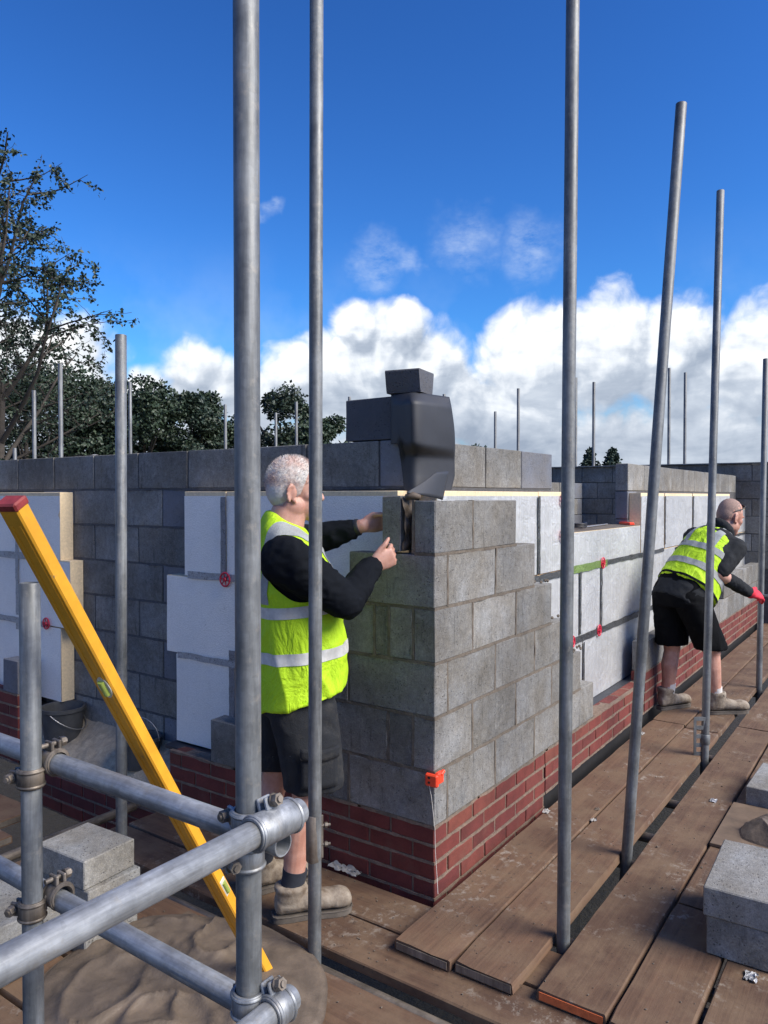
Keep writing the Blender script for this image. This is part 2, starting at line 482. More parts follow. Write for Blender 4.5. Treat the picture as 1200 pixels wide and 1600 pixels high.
def plain(col, var=.12, sc=20.0, bumpd=0.002):
    def fn(T):
        a = T.noise(T.loc, sc, 5, .65).outputs['Fac']
        T.set('Base Color', scale_col(T, col, T.mr(a, .3, .7, 1 - var, 1 + var)))
        if bumpd: T.bump(a, .4, bumpd)
    return fn
def worn_yellow(T):
    a = T.noise(T.loc, 16.0, 5, .7).outputs['Fac']; b = T.noise(T.loc, 45.0, 5, .75).outputs['Fac']
    c = scale_col(T, (0.72, 0.34, 0.025), T.mr(a, .3, .7, .85, 1.1))
    c = T.mix(T.mr(b, .62, .72, 0, .75), c, (0.20, 0.15, 0.11))
    T.set('Base Color', c); T.bump(b, .2, .001)
mat('yellow_paint', worn_yellow, 0.42)
mat('red_plastic', plain((0.26, 0.035, 0.032), .3, 40), 0.55)
mat('crimson_plastic', plain((0.55, 0.02, 0.05)), 0.4)
mat('orange_plastic', plain((0.95, 0.075, 0.03), .06), 0.4)
mat('orange_paint', plain((0.55, 0.13, 0.04), .25, 40), 0.6)
mat('vial', lambda T: (T.set('Base Color', (0.40, 0.50, 0.10)), T.set('Transmission Weight', .25)), 0.1)
mat('vial_holder', plain((0.55, 0.53, 0.45), .1), 0.35)
mat('black_membrane', plain((0.026, 0.029, 0.037), .10, 12, .001), 0.6)
mat('black_plastic', plain((0.02, 0.02, 0.022), .2), 0.5)
mat('bucket_plastic', plain((0.055, 0.057, 0.06), .3, 14), 0.6)
mat('string', plain((0.75, 0.70, 0.62), .05), 0.8)
mat('wire', plain((0.45, 0.45, 0.45), .1), 0.4, .8)
mat('rag', plain((0.32, 0.31, 0.29), .25), 0.9)
mat('plywood', plain((0.13, 0.09, 0.06), .3, 9), 0.85)

def earth(T):
    a = T.noise(T.pos, 0.6, 7, .65).outputs['Fac']; b = T.noise(T.pos, 12.0, 5, .7).outputs['Fac']
    T.set('Base Color', scale_col(T, T.mix(T.mr(a, .4, .6), (0.022, 0.017, 0.013), (0.020, 0.018, 0.012)), T.mr(b, .3, .7, .7, 1.2)))
    T.bump(b, .8, .05)
mat('bare_earth', earth, 0.95)
def leafm(c0, c1):
    def fn(T):
        a = T.noise(T.obj, 0.9, 3, .6).outputs['Fac']; b = T.noise(T.obj, 9.0, 2, .6).outputs['Fac']
        c = T.mix(T.mr(a, .3, .7), c0, c1)
        T.set('Base Color', scale_col(T, c, T.m('MULTIPLY', T.mr(b, .3, .7, .7, 1.3), T.mr(T.rnd, 0, 1, .85, 1.15))))
        T.set('Transmission Weight', 0.0)
    return fn
mat('dark_leaves', leafm((0.015, 0.030, 0.019), (0.032, 0.052, 0.027)), 0.55)
mat('mid_leaves', leafm((0.022, 0.041, 0.024), (0.042, 0.068, 0.034)), 0.55)
mat('conifer_needles', leafm((0.020, 0.040, 0.028), (0.035, 0.058, 0.038)), 0.7)
mat('bark', plain((0.05, 0.042, 0.034), .3, 8, .01), 0.9)
M = MATS

# ================================================================ setting
g_ = MB()
R_ = [3, 8, 20, 60, 200, 800, 3000]
def gz(x, y):
    d = math.hypot(x, y)
    return -1.9 + 0.05 * noise.noise((x * .7, y * .7, 0)) + (0.3 * noise.noise((x * .03, y * .03, 2)) if d > 25 else 0)
pts = [[Vector((4, 2, gz(4, 2)))] * 48]
for r in R_:
    pts.append([Vector((4 + r * math.cos(2 * math.pi * j / 48), 2 + r * math.sin(2 * math.pi * j / 48), gz(4 + r * math.cos(2 * math.pi * j / 48), 2 + r * math.sin(2 * math.pi * j / 48)))) for j in range(48)])
g_.rings(pts, cap=False)
tag(g_.build('ground', M['bare_earth']), 'bare brown earth of the building site', kind='structure')

# ---------------------------------------------------------------- block and brick walls
BLK = {}
def block_mesh(L, H, T, ch, jit, kind):
    key = (round(L, 3), round(H, 3), round(T, 3), kind, random.randrange(3))
    if key not in BLK:
        BLK[key] = MB().box((-L / 2, -T / 2, -H / 2), (L / 2, T / 2, H / 2), ch, jit).mesh(kind)
    return BLK[key]

def lay(parent, name, axis, face, thick, z0, z1, s, e, m, ch=.003, jit=.0015, proud=.0015):
    """one masonry unit; axis is the direction the wall runs, face the near face, thick goes inward"""
    me = block_mesh(e - s, z1 - z0, thick, ch, jit, name)
    if not me.materials: me.materials.append(m)
    dd = random.uniform(-proud, proud)
    c = ((s + e) / 2, face + thick / 2 + dd, (z0 + z1) / 2) if axis == 'X' else (face + thick / 2 + dd, (s + e) / 2, (z0 + z1) / 2)
    c = Vector(c) - wloc(parent)
    return link(name, me, None, parent, c, (0, random.uniform(-.002, .002), (0 if axis == 'X' else rad(90)) + random.uniform(-.002, .002)))

def bed(mb, axis, face, thick, z0, z1, s, e, inset=.006):
    if axis == 'X': mb.box((s, face + inset, z0), (e, face + thick - inset, z1))
    else: mb.box((face + inset, s, z0), (face + thick - inset, e, z1))

def ragged(mb, axis, face, z, s, e, out=-1, h=.010):
    """squeezed bed mortar: an uneven ribbon standing a little proud of the joint"""
    n = max(4, int((e - s) / .018)); prev = None
    top, bot, fr = [], [], []
    rs = []
    for i in range(n + 1):
        t = s + (e - s) * i / n
        k = noise.noise((t * 9, z * 31, face * 17)); k2 = noise.noise((t * 23, z * 11, 5 + face))
        o = face + .0015 - .0065 * max(0, k + .42)
        hh = h * (.68 + .38 * k2)
        if axis == 'X': q = [(t, o, z - hh - .001), (t, o, z + hh - .001), (t, face + .02, z + hh - .001), (t, face + .02, z - hh - .001)]
        else: q = [(o, t, z - hh - .001), (o, t, z + hh - .001), (face + .02, t, z + hh - .001), (face + .02, t, z - hh - .001)]
        rs.append([Vector(p) for p in q])
    mb.rings(rs)

def upright(mb, axis, face, t, z0, z1):
    rs = []; n = 9
    for i in range(n + 1):
        z = z0 - .004 + (z1 - z0 + .006) * i / n
        k = noise.noise((t * 19, z * 14, 3 + face)); w = .0068 + .0030 * noise.noise((t * 7, z * 21, 8)); o = face + .0015 - .006 * max(0, k + .38)
        if axis == 'X': q = [(t - w, o, z), (t + w, o, z), (t + w, face + .02, z), (t - w, face + .02, z)]
        else: q = [(o, t - w, z), (o, t + w, z), (face + .02, t + w, z), (face + .02, t - w, z)]
        rs.append([Vector(p) for p in q])
    mb.rings(rs)

# ---- corner pier of the outer leaf
BASE = .25
def ctop(k): return BASE + .225 * k           # top of course k (1..6)
pier = thing('block_pier', 'grey concrete block corner, stepped down on both sides, on red bricks', 'block wall', (0, 0, BASE))
right_rows = {1: [(.11, .545), (.555, .995), (1.005, 1.44), (1.45, 1.89)], 2: [(0, .32), (.33, .77), (.78, 1.22), (1.23, 1.67)],
              3: [(.11, .545), (.555, .995), (1.005, 1.44)], 4: [(0, .32), (.33, .77), (.78, 1.22)],
              5: [(.11, .545), (.555, .995)], 6: [(0, .32), (.33, .77)]}
left_rows = {1: [(0, .44), (.45, .89), (.90, 1.34)], 2: [(.11, .228), (.238, .67), (.68, 1.11)], 3: [(0, .44), (.45, .89)],
             4: [(.11, .222), (.233, .30), (.31, .66)], 5: [(0, .44)], 6: []}
mo = MB()
for k in range(1, 7):
    z0, z1 = ctop(k - 1) + .01, ctop(k)
    for s, e in right_rows[k]: lay(pier, 'block', 'X', 0, .1, z0, z1, s, e, M['grey_concrete'])
    for s, e in left_rows[k]: lay(pier, 'block', 'Y', 0, .1, z0, z1, s, e, M['grey_concrete'])
    # upright joints, filled unevenly
    for ax_, rows_ in (('X', right_rows), ('Y', left_rows)):
        for s, e in rows_[k][:-1]: upright(mo, ax_, 0, e + .005, z0, z1)
    if k in (2, 4, 6): upright(mo, 'Y', 0, .105, z0, z1)
    else: upright(mo, 'X', 0, .105, z0, z1)
    xe = right_rows[k][-1][1]; ye = left_rows[k][-1][1] if left_rows[k] else .1
    bed(mo, 'X', 0, .1, z0 - .01, z1 - .003, .003, xe - .006, .003)
    if ye > .12: bed(mo, 'Y', 0, .1, z0 - .01, z1 - .003, .1, ye - .006, .003)
    ragged(mo, 'X', 0, z0 - .005, .0, xe + random.uniform(-.01, .01)); ragged(mo, 'Y', 0, z0 - .005, 0, ye)
# fresh mortar left on the stepped ends
for xx, k in ((.60, 5), (1.06, 4), (1.30, 3), (1.5, 2)):
    for i in range(7):
        c = Vector((xx + random.uniform(0, .3), random.uniform(.02, .08), ctop(k) + .001))
        mo.tube([c, c + Vector((.006, .002, .006)), c + Vector((.014, .003, .001))], [.006, .009, .003], 6)
mo.build('mortar', M['grey_mortar'], pier, 35)

# ---- red brick plinths
def plinth(name, label, runs, loc):
    p = thing(name, label, 'brick wall', loc)
    mb = MB()
    for axis, face, s0, s1, top, nc, corner in runs:
        for c in range(nc):
            z1 = top - .075 * c; z0 = z1 - .065
            t = s0
            if corner: first = (.1125 if axis == 'X' else 0) if c % 2 == 0 else (0 if axis == 'X' else .1125)
            else: first = 0
            t = s0 + first
            if (not corner) and c % 2: 
                lay(p, 'brick', axis, face, .1025, z0, z1, t, t + .1025, M['red_brick'], .003, .0015, .002); t += .1125
            while t < s1 - .06:
                e = min(t + .215, s1)
                if e - t > .03: lay(p, 'brick', axis, face, .1025, z0, z1, t, e, M['red_brick'], .003, .0015, .0025)
                t = e + .01
            bed(mb, axis, face, .1025, z0 - .01, z1, s0 + (.1 if corner and axis == 'Y' else .005), s1 - .005, .0045)
            ragged(mb, axis, face, z0 - .005, s0, s1, h=.0085)
        ragged(mb, axis, face, top + .004, s0, s1, h=.009)
    mb.build('mortar', M['brick_mortar'], p, 35)
    return p
plinth('brick_plinth', 'red brick plinth under the grey block corner, turning the corner', [('X', 0, 0, 1.1375, BASE - .002, 6, True), ('X', 0, 1.148, 2.97, BASE - .002, 3, False), ('Y', 0, 0, 1.66, BASE - .002, 6, True)], (0, 0, -.2))
plinth('brick_plinth', 'red brick plinth along the wall beyond the leaning tube, behind the bending worker', [('X', 0, 2.985, 10.0, .32, 4, False)], (2.985, 0, -.2))
plinth('brick_plinth', 'red brick plinth at the left edge below the dark half block', [('Y', 0, 3.17, 5.2, .315, 6, False)], (0, 3.17, -.2))
plinth('brick_plinth', 'low dark red brick threshold under the gap, behind the bucket', [('Y', 0, 1.675, 3.155, -.045, 4, False)], (0, 1.675, -.4))

# ---- outer leaf further along
ol = thing('outer_block_wall', 'low course of grey blocks on red bricks behind the bending worker', 'block wall', (2.99, 0, .33))
mb = MB(); t = 2.99
i = 0
while t < 9.8:
    e = t + (.44 if i else .33)
    lay(ol, 'block', 'X', 0, .1, .33, .545, t, e, M['grey_concrete']); 
    if i >= 6: lay(ol, 'block', 'X', 0, .1, .555, .77, t + .22, e + .22, M['grey_concrete'])
    t = e + .01; i += 1
bed(mb, 'X', 0, .1, .32, .542, 2.995, t - .02); ragged(mb, 'X', 0, .325, 2.99, t)
bed(mb, 'X', 0, .1, .545, .767, 2.99 + .34 + 6 * .45 - .2, t)
mb.build('mortar', M['grey_mortar'], ol)
lb = MB().box((0, 3.17, .325), (.1, 3.345, .54), .004, .002)
own('concrete_block', lb, M['dark_concrete'], 'dark half block standing on the brick plinth behind the short tube', 'block')

# ---- inner leaf
FI = .27
inner = thing('inner_block_wall', 'dark grey inner block wall behind the white insulation, left of the corner', 'block wall', (FI, FI, -.2))
rows_z = [1.88 - .225 * k for k in range(9)]
mb = MB()
for k, zt in enumerate(rows_z):
    z0, z1 = zt - .215, zt
    if k == 0: s, lim = FI, 6.4
    else: s, lim = 1.55, 3.3
    off = (1.82 - .45 * 4 if k % 2 == 0 else 1.82 - .45 * 4 + .225)
    edges = [off + .45 * i for i in range(-2, 16)]
    cuts = [s] + [q for q in edges if s + .05 < q < lim - .05] + [lim]
    for a, b in zip(cuts, cuts[1:]):
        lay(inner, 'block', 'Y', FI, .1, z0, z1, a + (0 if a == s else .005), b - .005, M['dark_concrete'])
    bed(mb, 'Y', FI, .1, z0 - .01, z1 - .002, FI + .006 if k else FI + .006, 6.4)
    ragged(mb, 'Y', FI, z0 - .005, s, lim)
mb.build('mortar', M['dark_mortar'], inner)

inner_r = thing('inner_block_wall', 'dark grey inner block wall above the insulation right of the corner', 'block wall', (.37, FI, -.2))
mb = MB()
cuts = [.37, .52, .97, 1.42, 1.87]
for a, b in zip(cuts, cuts[1:]): lay(inner_r, 'block', 'X', FI, .1, 1.665, 1.88, a + .005, b - (.005 if b < 1.8 else 0), M['dark_concrete'])
bed(mb, 'X', FI, .1, 1.655, 1.877, .37, 1.865)
mb.box((.37, FI + .004, -.1), (1.866, FI + .096, 1.655))
mb.box((1.866, FI + .004, -.1), (3.42, FI + .096, 1.375))
mb.build('mortar', M['dark_mortar'], inner_r)
inner_f = thing('inner_block_wall', 'grey inner block wall beyond the window gap, behind the bending worker', 'block wall', (3.42, FI, -.2))
mb = MB(); t = 3.42
while t < 7.9:
    e = min(t + .44, 7.95)
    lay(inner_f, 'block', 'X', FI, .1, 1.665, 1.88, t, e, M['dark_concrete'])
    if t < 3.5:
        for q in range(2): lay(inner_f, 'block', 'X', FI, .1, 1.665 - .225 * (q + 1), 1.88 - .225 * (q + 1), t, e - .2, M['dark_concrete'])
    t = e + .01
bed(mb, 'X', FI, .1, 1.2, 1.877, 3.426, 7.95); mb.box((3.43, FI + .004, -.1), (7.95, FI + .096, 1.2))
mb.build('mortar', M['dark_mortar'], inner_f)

# end wall and partition seen through the window gap
def far_wall(label, axis, face, s0, s1, top, rows, m, zb=-.2):
    w = thing('inner_block_wall', label, 'block wall', ((s0, face, zb) if axis == 'X' else (face, s0, zb)))
    q = MB()
    for k in range(rows):
        zt = top - .225 * k
        cuts = [s0] + [s0 + .45 * i + (.225 if k % 2 else 0) for i in range(0, 40) if s0 + .06 < s0 + .45 * i + (.225 if k % 2 else 0) < s1 - .06] + [s1]
        for a, b in zip(cuts, cuts[1:]):
            lay(w, 'block', axis, face, .1, zt - .215, zt, a, b - .01, m, .005, .002, .003)
    if axis == 'X': q.box((s0 + .01, face + .007, zb), (s1 - .01, face + .093, top - .004))
    else: q.box((face + .007, s0 + .01, zb), (face + .093, s1 - .01, top - .004))
    q.build('mortar', M['dark_mortar'], w)
    return w
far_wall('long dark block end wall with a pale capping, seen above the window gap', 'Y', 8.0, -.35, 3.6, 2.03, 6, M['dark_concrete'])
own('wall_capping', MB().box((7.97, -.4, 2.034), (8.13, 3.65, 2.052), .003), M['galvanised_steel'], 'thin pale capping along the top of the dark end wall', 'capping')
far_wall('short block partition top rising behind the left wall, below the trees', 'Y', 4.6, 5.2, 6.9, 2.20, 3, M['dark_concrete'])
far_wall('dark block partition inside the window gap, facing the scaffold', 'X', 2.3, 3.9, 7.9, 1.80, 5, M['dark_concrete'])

own('plastic_strip', MB().grid(lambda u, v: (.29 + .06 * v, 2.72 + .42 * u, 1.884 + .012 * abs(noise.noise((u * 3, v * 2, 4)))), 16, 4), M['rag'], 'thin white plastic strip lying on top of the left block wall', 'strip', None, 180)
# block standing above the corner with the draped membrane and its weight
bk = MB().box((FI, FI + .01, 1.884), (FI + .1, FI + .40, 2.085), .004, .002)
own('concrete_block', bk, M['charcoal_concrete'], 'dark block on top of the wall corner, half covered by the black membrane', 'block')

# ---- window board, cavity closer, mortar sill
own('window_board', MB().box((1.88, .175, 1.378), (3.40, .48, 1.392), .003), M['grey_mortar'], 'grey board closing the cavity along the bottom of the window gap', 'sill')
fill = MB()
def fillf(u, v):
    y = 1.69 + u * 1.47; x = .105 + v * .165 if False else .004 + v * .264
    z = -.035 + .20 * v ** .8 + .022 * noise.noise((x * 9, y * 5, 1)) + .012 * noise.noise((x * 24, y * 22, 3))
    return (x, y, z)
fill.grid(fillf, 60, 14)
tag(fill.build('mortar_fill', M['sandy_mortar'], None, 180), 'sandy mortar droppings filling the gap below the bare block wall', 'mortar', kind='stuff')
cav = MB().box((.104, .1, -.2), (FI - .003, 1.70, .16)).box((FI - .003, .104, -.2), (10, FI - .003, .16)).box((.104, 3.16, -.2), (FI - .003, 5.2, .2))
tag(cav.build('cavity_fill', M['grey_mortar']), 'mortar filling the cavity behind the brick plinth', kind='structure')

# ---------------------------------------------------------------- insulation boards
FO = .17
def foam_board(label, axis, s, e, z0, z1, facem, cap=0.0, tapes=(), grp='insulation boards fixed to the inner wall'):
    if axis == 'Y': loc = (FO, (s + e) / 2, z0)
    else: loc = ((s + e) / 2, FO, z0)
    r = thing('insulation_board', label, 'insulation board', loc, grp)
    def P(a, d0, b0, b, d1, b1): # run, depth, height
        return ((d0, a, b0), (d1, b, b1)) if axis == 'Y' else ((a, d0, b0), (b, d1, b1))
    q = MB().box(*P(s, FO + .004, z0, e, FI - .003, z1 + cap), .002, .001); q.build('foam_core', M['cream_foam'], r)
    n = max(2, int((e - s) / .04)); nz = 10
    fm = MB()
    def ff(u, v):
        a = s + .001 + (e - s - .002) * u; z = z0 + .002 + (z1 - z0 - .004) * v
        d = FO + .0015 + .003 * noise.noise((a * 3, z * 3, 4 if axis == 'Y' else 9)) 
        return (d, a, z) if axis == 'Y' else (a, d, z)
    fm.grid(ff, n, nz)
    if axis == 'X': pass
    else: fm.f = [q_[::-1] for q_ in fm.f]
    fm.build('facing', facem, r, 180)
    for (a, b, c0, c1, tm) in tapes:
        t = MB(); hor = (b - a) > (c1 - c0); L = (b - a) if hor else (c1 - c0); k = max(4, int(L / .03))
        def tf(u, v):
            if hor: x = a + (b - a) * u; z = c0 + (c1 - c0) * v + .006 * noise.noise((u * L * 7, v * 3, a))
            else: x = a + (b - a) * v + .003 * noise.noise((u * L * 7, v * 3, c0)); z = c0 + (c1 - c0) * u
            d = FO - .0045 - .0035 * (1 + noise.noise((x * 26, z * 26, 1.3)))
            return (d, x, z) if axis == 'Y' else (x, d, z)
        t.grid(tf, k, 3)
        t.build('joint_tape', tm, r, 180)
    return r
ST, DT, GF = M['silver_tape'], M['dark_tape'], M['green_film']
WF, FF = M['white_facing'], M['foil_facing']
foam_board('white insulation board behind the older worker, top row left of the corner', 'Y', .30, 1.40, 1.175, 1.622, WF, .022)
foam_board('narrow top white board left of the thick tube with a dark vertical tape', 'Y', 1.405, 1.735, 1.175, 1.622, WF, .022, [(1.395, 1.435, 1.19, 1.615, M['grey_tape']), (1.30, 1.70, 1.165, 1.205, ST)])
foam_board('widest white board left of the thick tube, middle row above the grey tape', 'Y', .30, 1.89, .735, 1.170, WF, 0, [(1.33, 1.375, .74, .80, M['grey_tape'])])
foam_board('lowest white board left of the thick tube with a brown smudge', 'Y', .30, 1.81, .235, .73, WF, 0, [(1.335, 1.375, .40, .715, M['grey_tape']), (.9, 1.79, .71, .745, ST)])
foam_board('upper white board at the left edge with exposed cream foam end', 'Y', 2.95, 4.9, 1.20, 1.622, WF, .022, [(3.44, 3.475, 1.20, 1.39, ST)])
foam_board('middle white board at the left edge with a cream foam end', 'Y', 2.84, 4.9, .76, 1.195, WF, 0.006, [(3.44, 3.475, .80, 1.19, ST), (3.15, 4.9, 1.19, 1.235, ST)])
foam_board('lower white board at the left edge behind the dark half block', 'Y', 2.95, 4.9, .27, .755, WF, 0, [(3.1, 4.9, .745, .785, ST), (3.44, 3.475, .70, .76, ST)])

foam_board('foil faced board right of the corner blocks, top row below the dark blocks', 'X', .30, 1.435, 1.165, 1.622, FF, .022, [(1.415, 1.445, 1.17, 1.62, DT)])
foam_board('narrow foil faced board beside the window gap, behind a scaffold tube', 'X', 1.44, 1.87, 1.165, 1.622, FF, .022)
foam_board('foil board under the window gap tinted green, with a green film strip', 'X', 1.875, 3.43, 1.165, 1.386, FF, 0, [(1.9, 2.62, 1.125, 1.175, GF), (2.62, 3.5, 1.135, 1.17, DT)])
foam_board('foil faced board of the middle row behind the stepped blocks', 'X', .30, 2.09, .70, 1.16, FF, 0, [(1.2, 1.95, 1.125, 1.165, DT)])
foam_board('foil board between two dark tapes left of the leaning tube', 'X', 2.095, 2.50, .70, 1.16, FF, 0, [(2.08, 2.11, .72, 1.13, DT)])
foam_board('foil board behind the leaning tube, middle row', 'X', 2.505, 4.1, .70, 1.16, FF, 0, [(2.49, 2.515, .71, 1.14, DT), (2.95, 4.1, 1.14, 1.17, DT)])
foam_board('low foil board above the brick ledge left of the leaning tube', 'X', 2.16, 3.36, .245, .695, FF, 0, [(2.15, 2.175, .25, .66, DT), (1.95, 3.36, .67, .715, DT)])
foam_board('low foil board hidden mostly behind the stepped blocks', 'X', .30, 2.155, .245, .695, FF, 0, [(1.9, 2.15, .675, .715, DT)])
foam_board('low foil board behind the legs of the bending worker', 'X', 3.365, 5.2, .245, .695, FF, 0, [(3.37, 3.9, .68, .715, DT)])
foam_board('upper foil board with a cream foam end, right of the window gap', 'X', 3.45, 4.13, 1.165, 1.622, FF, .022, [(4.12, 4.15, 1.2, 1.62, DT)])
foam_board('upper foil board above the back of the bending worker', 'X', 4.16, 5.15, 1.165, 1.622, FF, .022, [(5.14, 5.18, 1.2, 1.62, DT)])
foam_board('upper foil board behind the head of the bending worker', 'X', 5.18, 7.0, 1.165, 1.622, FF, .022, [(6.1, 6.13, 1.2, 1.62, DT)])
foam_board('foil board beyond the head of the bending worker, middle row', 'X', 4.105, 6.4, .70, 1.16, FF, 0, [(4.5, 6.4, 1.12, 1.16, DT), (5.4, 5.43, .72, 1.12, DT)])
foam_board('farthest foil board along the wall, middle row at the right edge', 'X', 6.405, 9.5, .70, 1.16, FF, 0, [(6.5, 9.4, 1.13, 1.16, DT), (7.2, 7.23, .72, 1.12, DT), (8.0, 8.03, .72, 1.12, DT)])
foam_board('low foil board beyond the red glove', 'X', 5.205, 9.5, .30, .695, FF, 0, [(5.3, 9.4, .68, .71, DT)])
foam_board('farthest upper foil board at the right edge, lower than its neighbours', 'X', 7.005, 9.5, 1.165, 1.45, FF, .01, [(7.5, 7.53, 1.2, 1.44, DT)])
own('damp_proof_or_shade_strip', MB().box((1.15, .035, -.3), (10.0, .10, .018), .002), M['black_plastic'], 'black strip standing in for shade in the slot below the brick plinth', 'membrane')  # dark sheet put in as the shade of the open slot under the bricks
own('damp_proof_or_shade_strip', MB().box((1.9, .105, .236), (4.0, .262, .243), .001), M['black_membrane'], 'black damp proof strip under the foil boards on the brick ledge', 'membrane')
own('damp_proof_or_shade_strip', MB().box((.105, 1.36, .205), (.262, 1.83, .225), .001), M['black_membrane'], 'black damp proof strip under the lowest white board', 'membrane')

# red fixings: ring, hub and spokes
def fixing(label, axis, s, z):
    loc = (FO - .011, s, z) if axis == 'Y' else (s, FO - .011, z)
    d = Vector((1, 0, 0)) if axis == 'Y' else Vector((0, 1, 0))
    x, y, d = frame(d); c = Vector(loc)
    r = thing('insulation_fixing', label, 'fixing', loc, 'red insulation fixings')
    ring = MB().rings([[c + (x * math.cos(t) + y * math.sin(t)) * (.036 + .005 * math.cos(w)) + d * .004 * math.sin(w) for w in [rad(60 * i) for i in range(6)]] for t in [rad(15 * k) for k in range(24)]], closed=True)
    ring.build('ring', M['crimson_plastic'], r, 60)
    hub = MB().collar(c, d, .003, .011, .007, 14); hub.build('hub', M['crimson_plastic'], r, 40)
    for k in range(6):
        t = rad(60 * k + 12); u = x * math.cos(t) + y * math.sin(t)
        MB().obox(c + u * .0225, u, d.cross(u), d, .0135, .0028, .002).build('spoke', M['crimson_plastic'], r)
    return r
fixing('red plastic fixing on the white boards left of the thick tube', 'Y', 1.40, 1.175)
fixing('half hidden red fixing beside the short tube at the left', 'Y', 3.10, .775)
fixing('red fixing on the green strip left of the leaning tube', 'X', 2.52, 1.155)
fixing('red fixing on the lower dark tape left of the leaning tube', 'X', 2.45, .695)
fixing('red fixing beside the top of the stepped low blocks', 'X', 1.95, .695)
fixing('upper red fixing right of the corner blocks, half behind a tube', 'X', 1.785, 1.595)
fixing('lower red fixing right of the corner blocks, half behind a tube', 'X', 1.785, 1.375)
fixing('red fixing beside the shorts of the bending worker', 'X', 3.62, .69)
fixing('red fixing on the far tape in front of the bending worker', 'X', 6.75, .70)

# ================================================================ scaffold boards
def timber_board(label, axis, s, e, lo, hi, top, group, end=None, endm=None, th=.038, yaw=0.0):
    """one scaffold board with worn edges; axis is the direction it runs"""
    L = e - s; w = hi - lo; c = Vector(((s + e) / 2, (lo + hi) / 2, top - th)) if axis == 'X' else Vector(((lo + hi) / 2, (s + e) / 2, top - th))
    r = thing('scaffold_board', label, 'scaffold board', c, group)
    n = max(6, int(L / .08)); sd = random.uniform(0, 90); rs = []
    for i in range(n + 1):
        t = -L / 2 + L * i / n
        j = lambda k: .0035 * noise.noise((t * 2.3, k * 7.1, sd)) + .0015 * noise.noise((t * 11, k * 3.3, sd))
        en = .004 if i in (0, n) else 0
        ew = w / 2 - abs(j(9)) * (4 if i in (0, n) else 1)
        b = .0015 * noise.noise((t * 1.5, 0, sd))
        q = [(-ew + .004, 0), (ew - .004, 0), (ew, .004), (ew + j(1) - .002, th - .005), (ew - .006 + j(2), th + b), (ew * .4, th + b - .001 + j(3) * .4), (-ew * .4, th + b - .001 + j(4) * .4), (-ew + .006 + j(5), th + b), (-ew - j(6) + .002, th - .005), (-ew, .004)]
        rs.append([Vector((t + en * random.uniform(-1, 1), y, z)) for y, z in q])
    mb = MB().rings(rs)
    me = mb.mesh('plank')
    o = link('plank', me, M['scaffold_timber'], r)
    if axis == 'Y': o.rotation_euler.z = rad(90)
    shade(o, 35)
    for en in (end or ()):
        x0 = -L / 2 if en < 0 else L / 2
        hb = MB()
        prof = [(-w / 2 + .002, -.001), (-w / 2 - .0012, .002), (-w / 2 - .0012, th - .004), (-w / 2 + .004, th + .0022), (w / 2 - .004, th + .0022), (w / 2 + .0012, th - .004), (w / 2 + .0012, .002), (w / 2 - .002, -.001)]
        a = x0 - en * .0015 if False else x0 + en * .0012
        hb.obox((x0 + en * .0045, 0, th / 2), (1, 0, 0), (0, 1, 0), (0, 0, 1), .0011, w / 2 - .012, th / 2 - .006)
        h = link('end_band', hb.mesh('end_band'), endm or M['dirty_steel'], r)
        if axis == 'Y': h.rotation_euler.z = rad(90)
    r.rotation_euler.z = yaw
    return r
OR = M['orange_paint']
GB = 'scaffold boards running along the wall'
timber_board('scaffold board tight along the brick plinth, near end over the crossing boards', 'X', -.385, 2.93, -.297, -.062, 0, GB, (-1,))
timber_board('scaffold board along the wall under the feet of the bending worker', 'X', 2.945, 6.85, -.297, -.062, 0, GB, (-1,))
timber_board('far scaffold board along the wall at the right edge', 'X', 6.865, 10.6, -.297, -.062, 0, GB)
timber_board('second scaffold board from the brick plinth, beside the tube feet', 'X', -.372, 2.86, -.535, -.303, 0, GB, (-1,))
timber_board('second board from the plinth beyond the perforated tube foot', 'X', 2.875, 6.75, -.535, -.303, 0, GB, (-1,))
timber_board('far second board from the plinth at the right edge', 'X', 6.765, 10.6, -.535, -.303, 0, GB)
timber_board('scaffold board with an orange end, just outside the row of tube feet', 'X', -.345, 3.1, -.835, -.60, 0, GB, (-1,), OR)
timber_board('scaffold board outside the tube feet beyond the bending worker', 'X', 3.115, 7.0, -.835, -.60, 0, GB, (-1,), OR)
timber_board('scaffold board left of the right block stack, ending at the crossing boards', 'X', -.365, .46, -1.068, -.842, 0, GB, (-1,))
timber_board('scaffold board passing left of the spot board with mortar', 'X', .475, 4.3, -1.068, -.842, .0, GB)
timber_board('far scaffold board behind the small grey block at the right edge', 'X', 4.315, 8.2, -1.068, -.842, 0, GB)
timber_board('scaffold board under the right block stack', 'X', -.33, 3.5, -1.318, -1.082, 0, GB, (-1,))
timber_board('outermost scaffold board right of the block stack', 'X', -.35, 3.5, -1.56, -1.326, 0, GB, (-1,))
GT = 'lower scaffold boards crossing in front of the corner'
TZ = -.041
for lo, hi, s, e, l in ((-.282, -.055, -1.75, 1.64, 'lower crossing board nearest the brick corner'), (-.520, -.290, -1.75, 1.66, 'lower crossing board under the boots of the older worker'),
                        (-.855, -.622, -1.75, 1.72, 'lower crossing board just outside the thin tube, beyond the yellow level'), (-1.092, -.862, -1.75, 1.9, 'lower crossing board partly under the mortar spot board'),
                        (-1.328, -1.100, -1.75, 1.9, 'lower crossing board under the left mortar heap'), (-1.565, -1.336, -1.75, 1.9, 'lower crossing board nearest the guard rails')):
    timber_board(l, 'Y', s, e, lo, hi, TZ, GT, (-1, 1))
